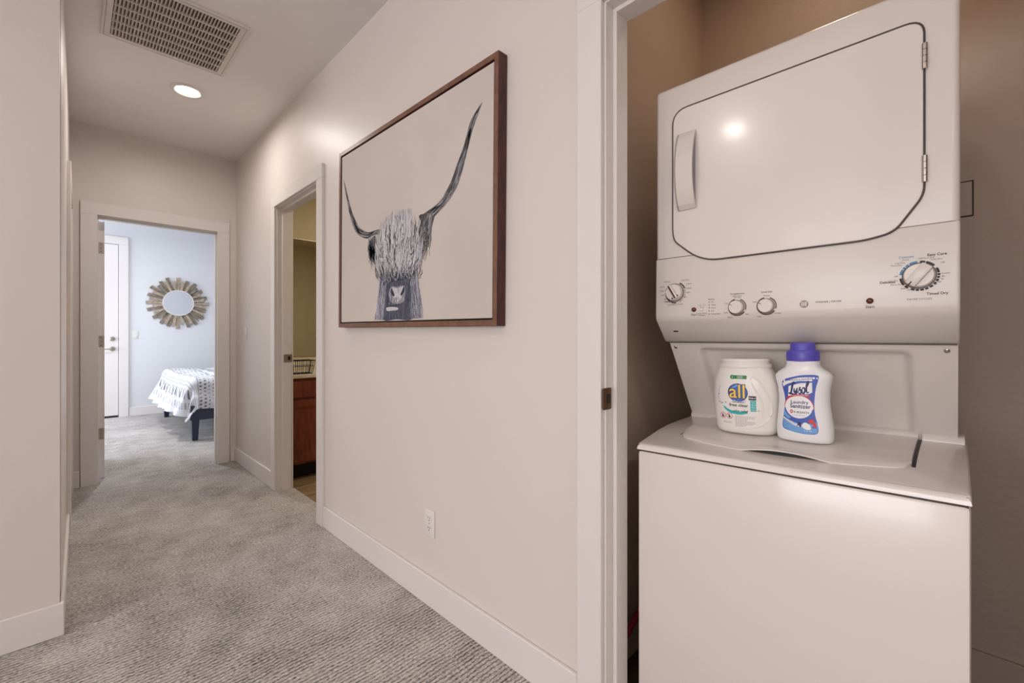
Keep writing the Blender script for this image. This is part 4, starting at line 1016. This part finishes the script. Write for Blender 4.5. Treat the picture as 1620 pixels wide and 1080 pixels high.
# ================================================================ BATHROOM
vy = 3.75
va = thing('vanity_cabinet', 'reddish brown bathroom vanity cabinet seen through the side doorway', 'cabinet', (1.8, 4.02, -.004))
obj('cabinet_body', B(1.196, 2.4, vy, 4.294, .10, .797), 'cherry', va)
obj('toe_kick', B(1.196, 2.4, vy+.06, 4.294, -.004, .10), 'toe', va)
for x0 in (1.225, 1.80):
    dr_ = obj('drawer', B(x0, x0+.545, vy-.018, vy, .640, .772, bev=.003), 'cherry', va)
    bm = bmesh.new(); lathe(bm, [(.006, 0), (.005, .012), (.013, .018), (.013, .024), (0, .027)], facing('y-', (x0+.23, vy-.018, .706)), 16); obj('knob', bm, 'bronze', dr_, smooth=True)
    d_ = obj('cabinet_door', B(x0, x0+.545, vy-.018, vy, .120, .622, bev=.003), 'cherry', va)
    bm = bmesh.new(); frame_prism(bm, [(x0, .120), (x0+.545, .120), (x0+.545, .622), (x0, .622)], [(x0+.055, .175), (x0+.49, .175), (x0+.49, .567), (x0+.055, .567)], 'y', vy-.026, vy-.017); obj('door_frame', bm, 'cherry', d_)
o = thing('countertop', 'pale bathroom countertop with low backsplash on the brown vanity', 'countertop', (1.8, 4.02, .797))
obj('slab', B(1.194, 2.42, vy-.028, 4.297, .797, .827, bev=.004), 'counter', o); obj('backsplash', B(1.194, 2.42, 4.277, 4.2975, .827, .930, bev=.002), 'counter', o)
o = thing('bathroom_mirror', 'wide frameless mirror on the cream bathroom wall above the counter', 'mirror', (1.8, 4.3, 1.49))
obj('mirror_glass', B(1.21, 2.4, 4.292, 4.299, .952, 2.035), 'mirror', o); obj('mirror_edge', B(1.205, 2.405, 4.295, 4.2995, .947, 2.040), 'nickel', o)
# wire basket
bk = thing('wire_basket', 'black wire basket sitting on the bathroom counter', 'basket', (1.34, 3.80, .827))
def rect(s, z): return [(1.34-s*.105, 3.835-s*.075, z), (1.34+s*.105, 3.835-s*.075, z), (1.34+s*.105, 3.835+s*.075, z), (1.34-s*.105, 3.835+s*.075, z)]
for nm, s, z, r in (('top_rim', 1.0, .937, .0042), ('middle_wire', .92, .890, .0024), ('bottom_rim', .82, .8305, .0034)):
    p = rect(s, z); obj(nm, tube(bmesh.new(), p+[p[0]], r, 8), 'wire', bk, smooth=True)
lo4, hi4 = rect(.82, .8305), rect(1.0, .937)
for k in range(4):
    nn = 6 if k % 2 == 0 else 4
    for i in range(nn):
        t = i/nn; a_ = Vector(lo4[k]).lerp(Vector(lo4[(k+1) % 4]), t); b_ = Vector(hi4[k]).lerp(Vector(hi4[(k+1) % 4]), t); obj('upright_wire', tube(bmesh.new(), [a_, b_], .0024, 6), 'wire', bk)
for i in range(1, 6):
    t = i/6; obj('floor_wire', tube(bmesh.new(), [Vector(lo4[0]).lerp(Vector(lo4[1]), t), Vector(lo4[3]).lerp(Vector(lo4[2]), t)], .0022, 6), 'wire', bk)
area('closet_added_lamp', (1.62, .30, 2.70), (0, 0, 0), .16, .16, 1.6, (1.0, .82, .64), 'DISK')  # unseen lamp added to lift the closet's brightness
area('bathroom_added_lamp', (2.2, 3.0, 2.58), (0, 0, 0), .3, .3, 14, (1.0, .86, .66), 'DISK')  # another added lamp, out of view, to brighten the bathroom
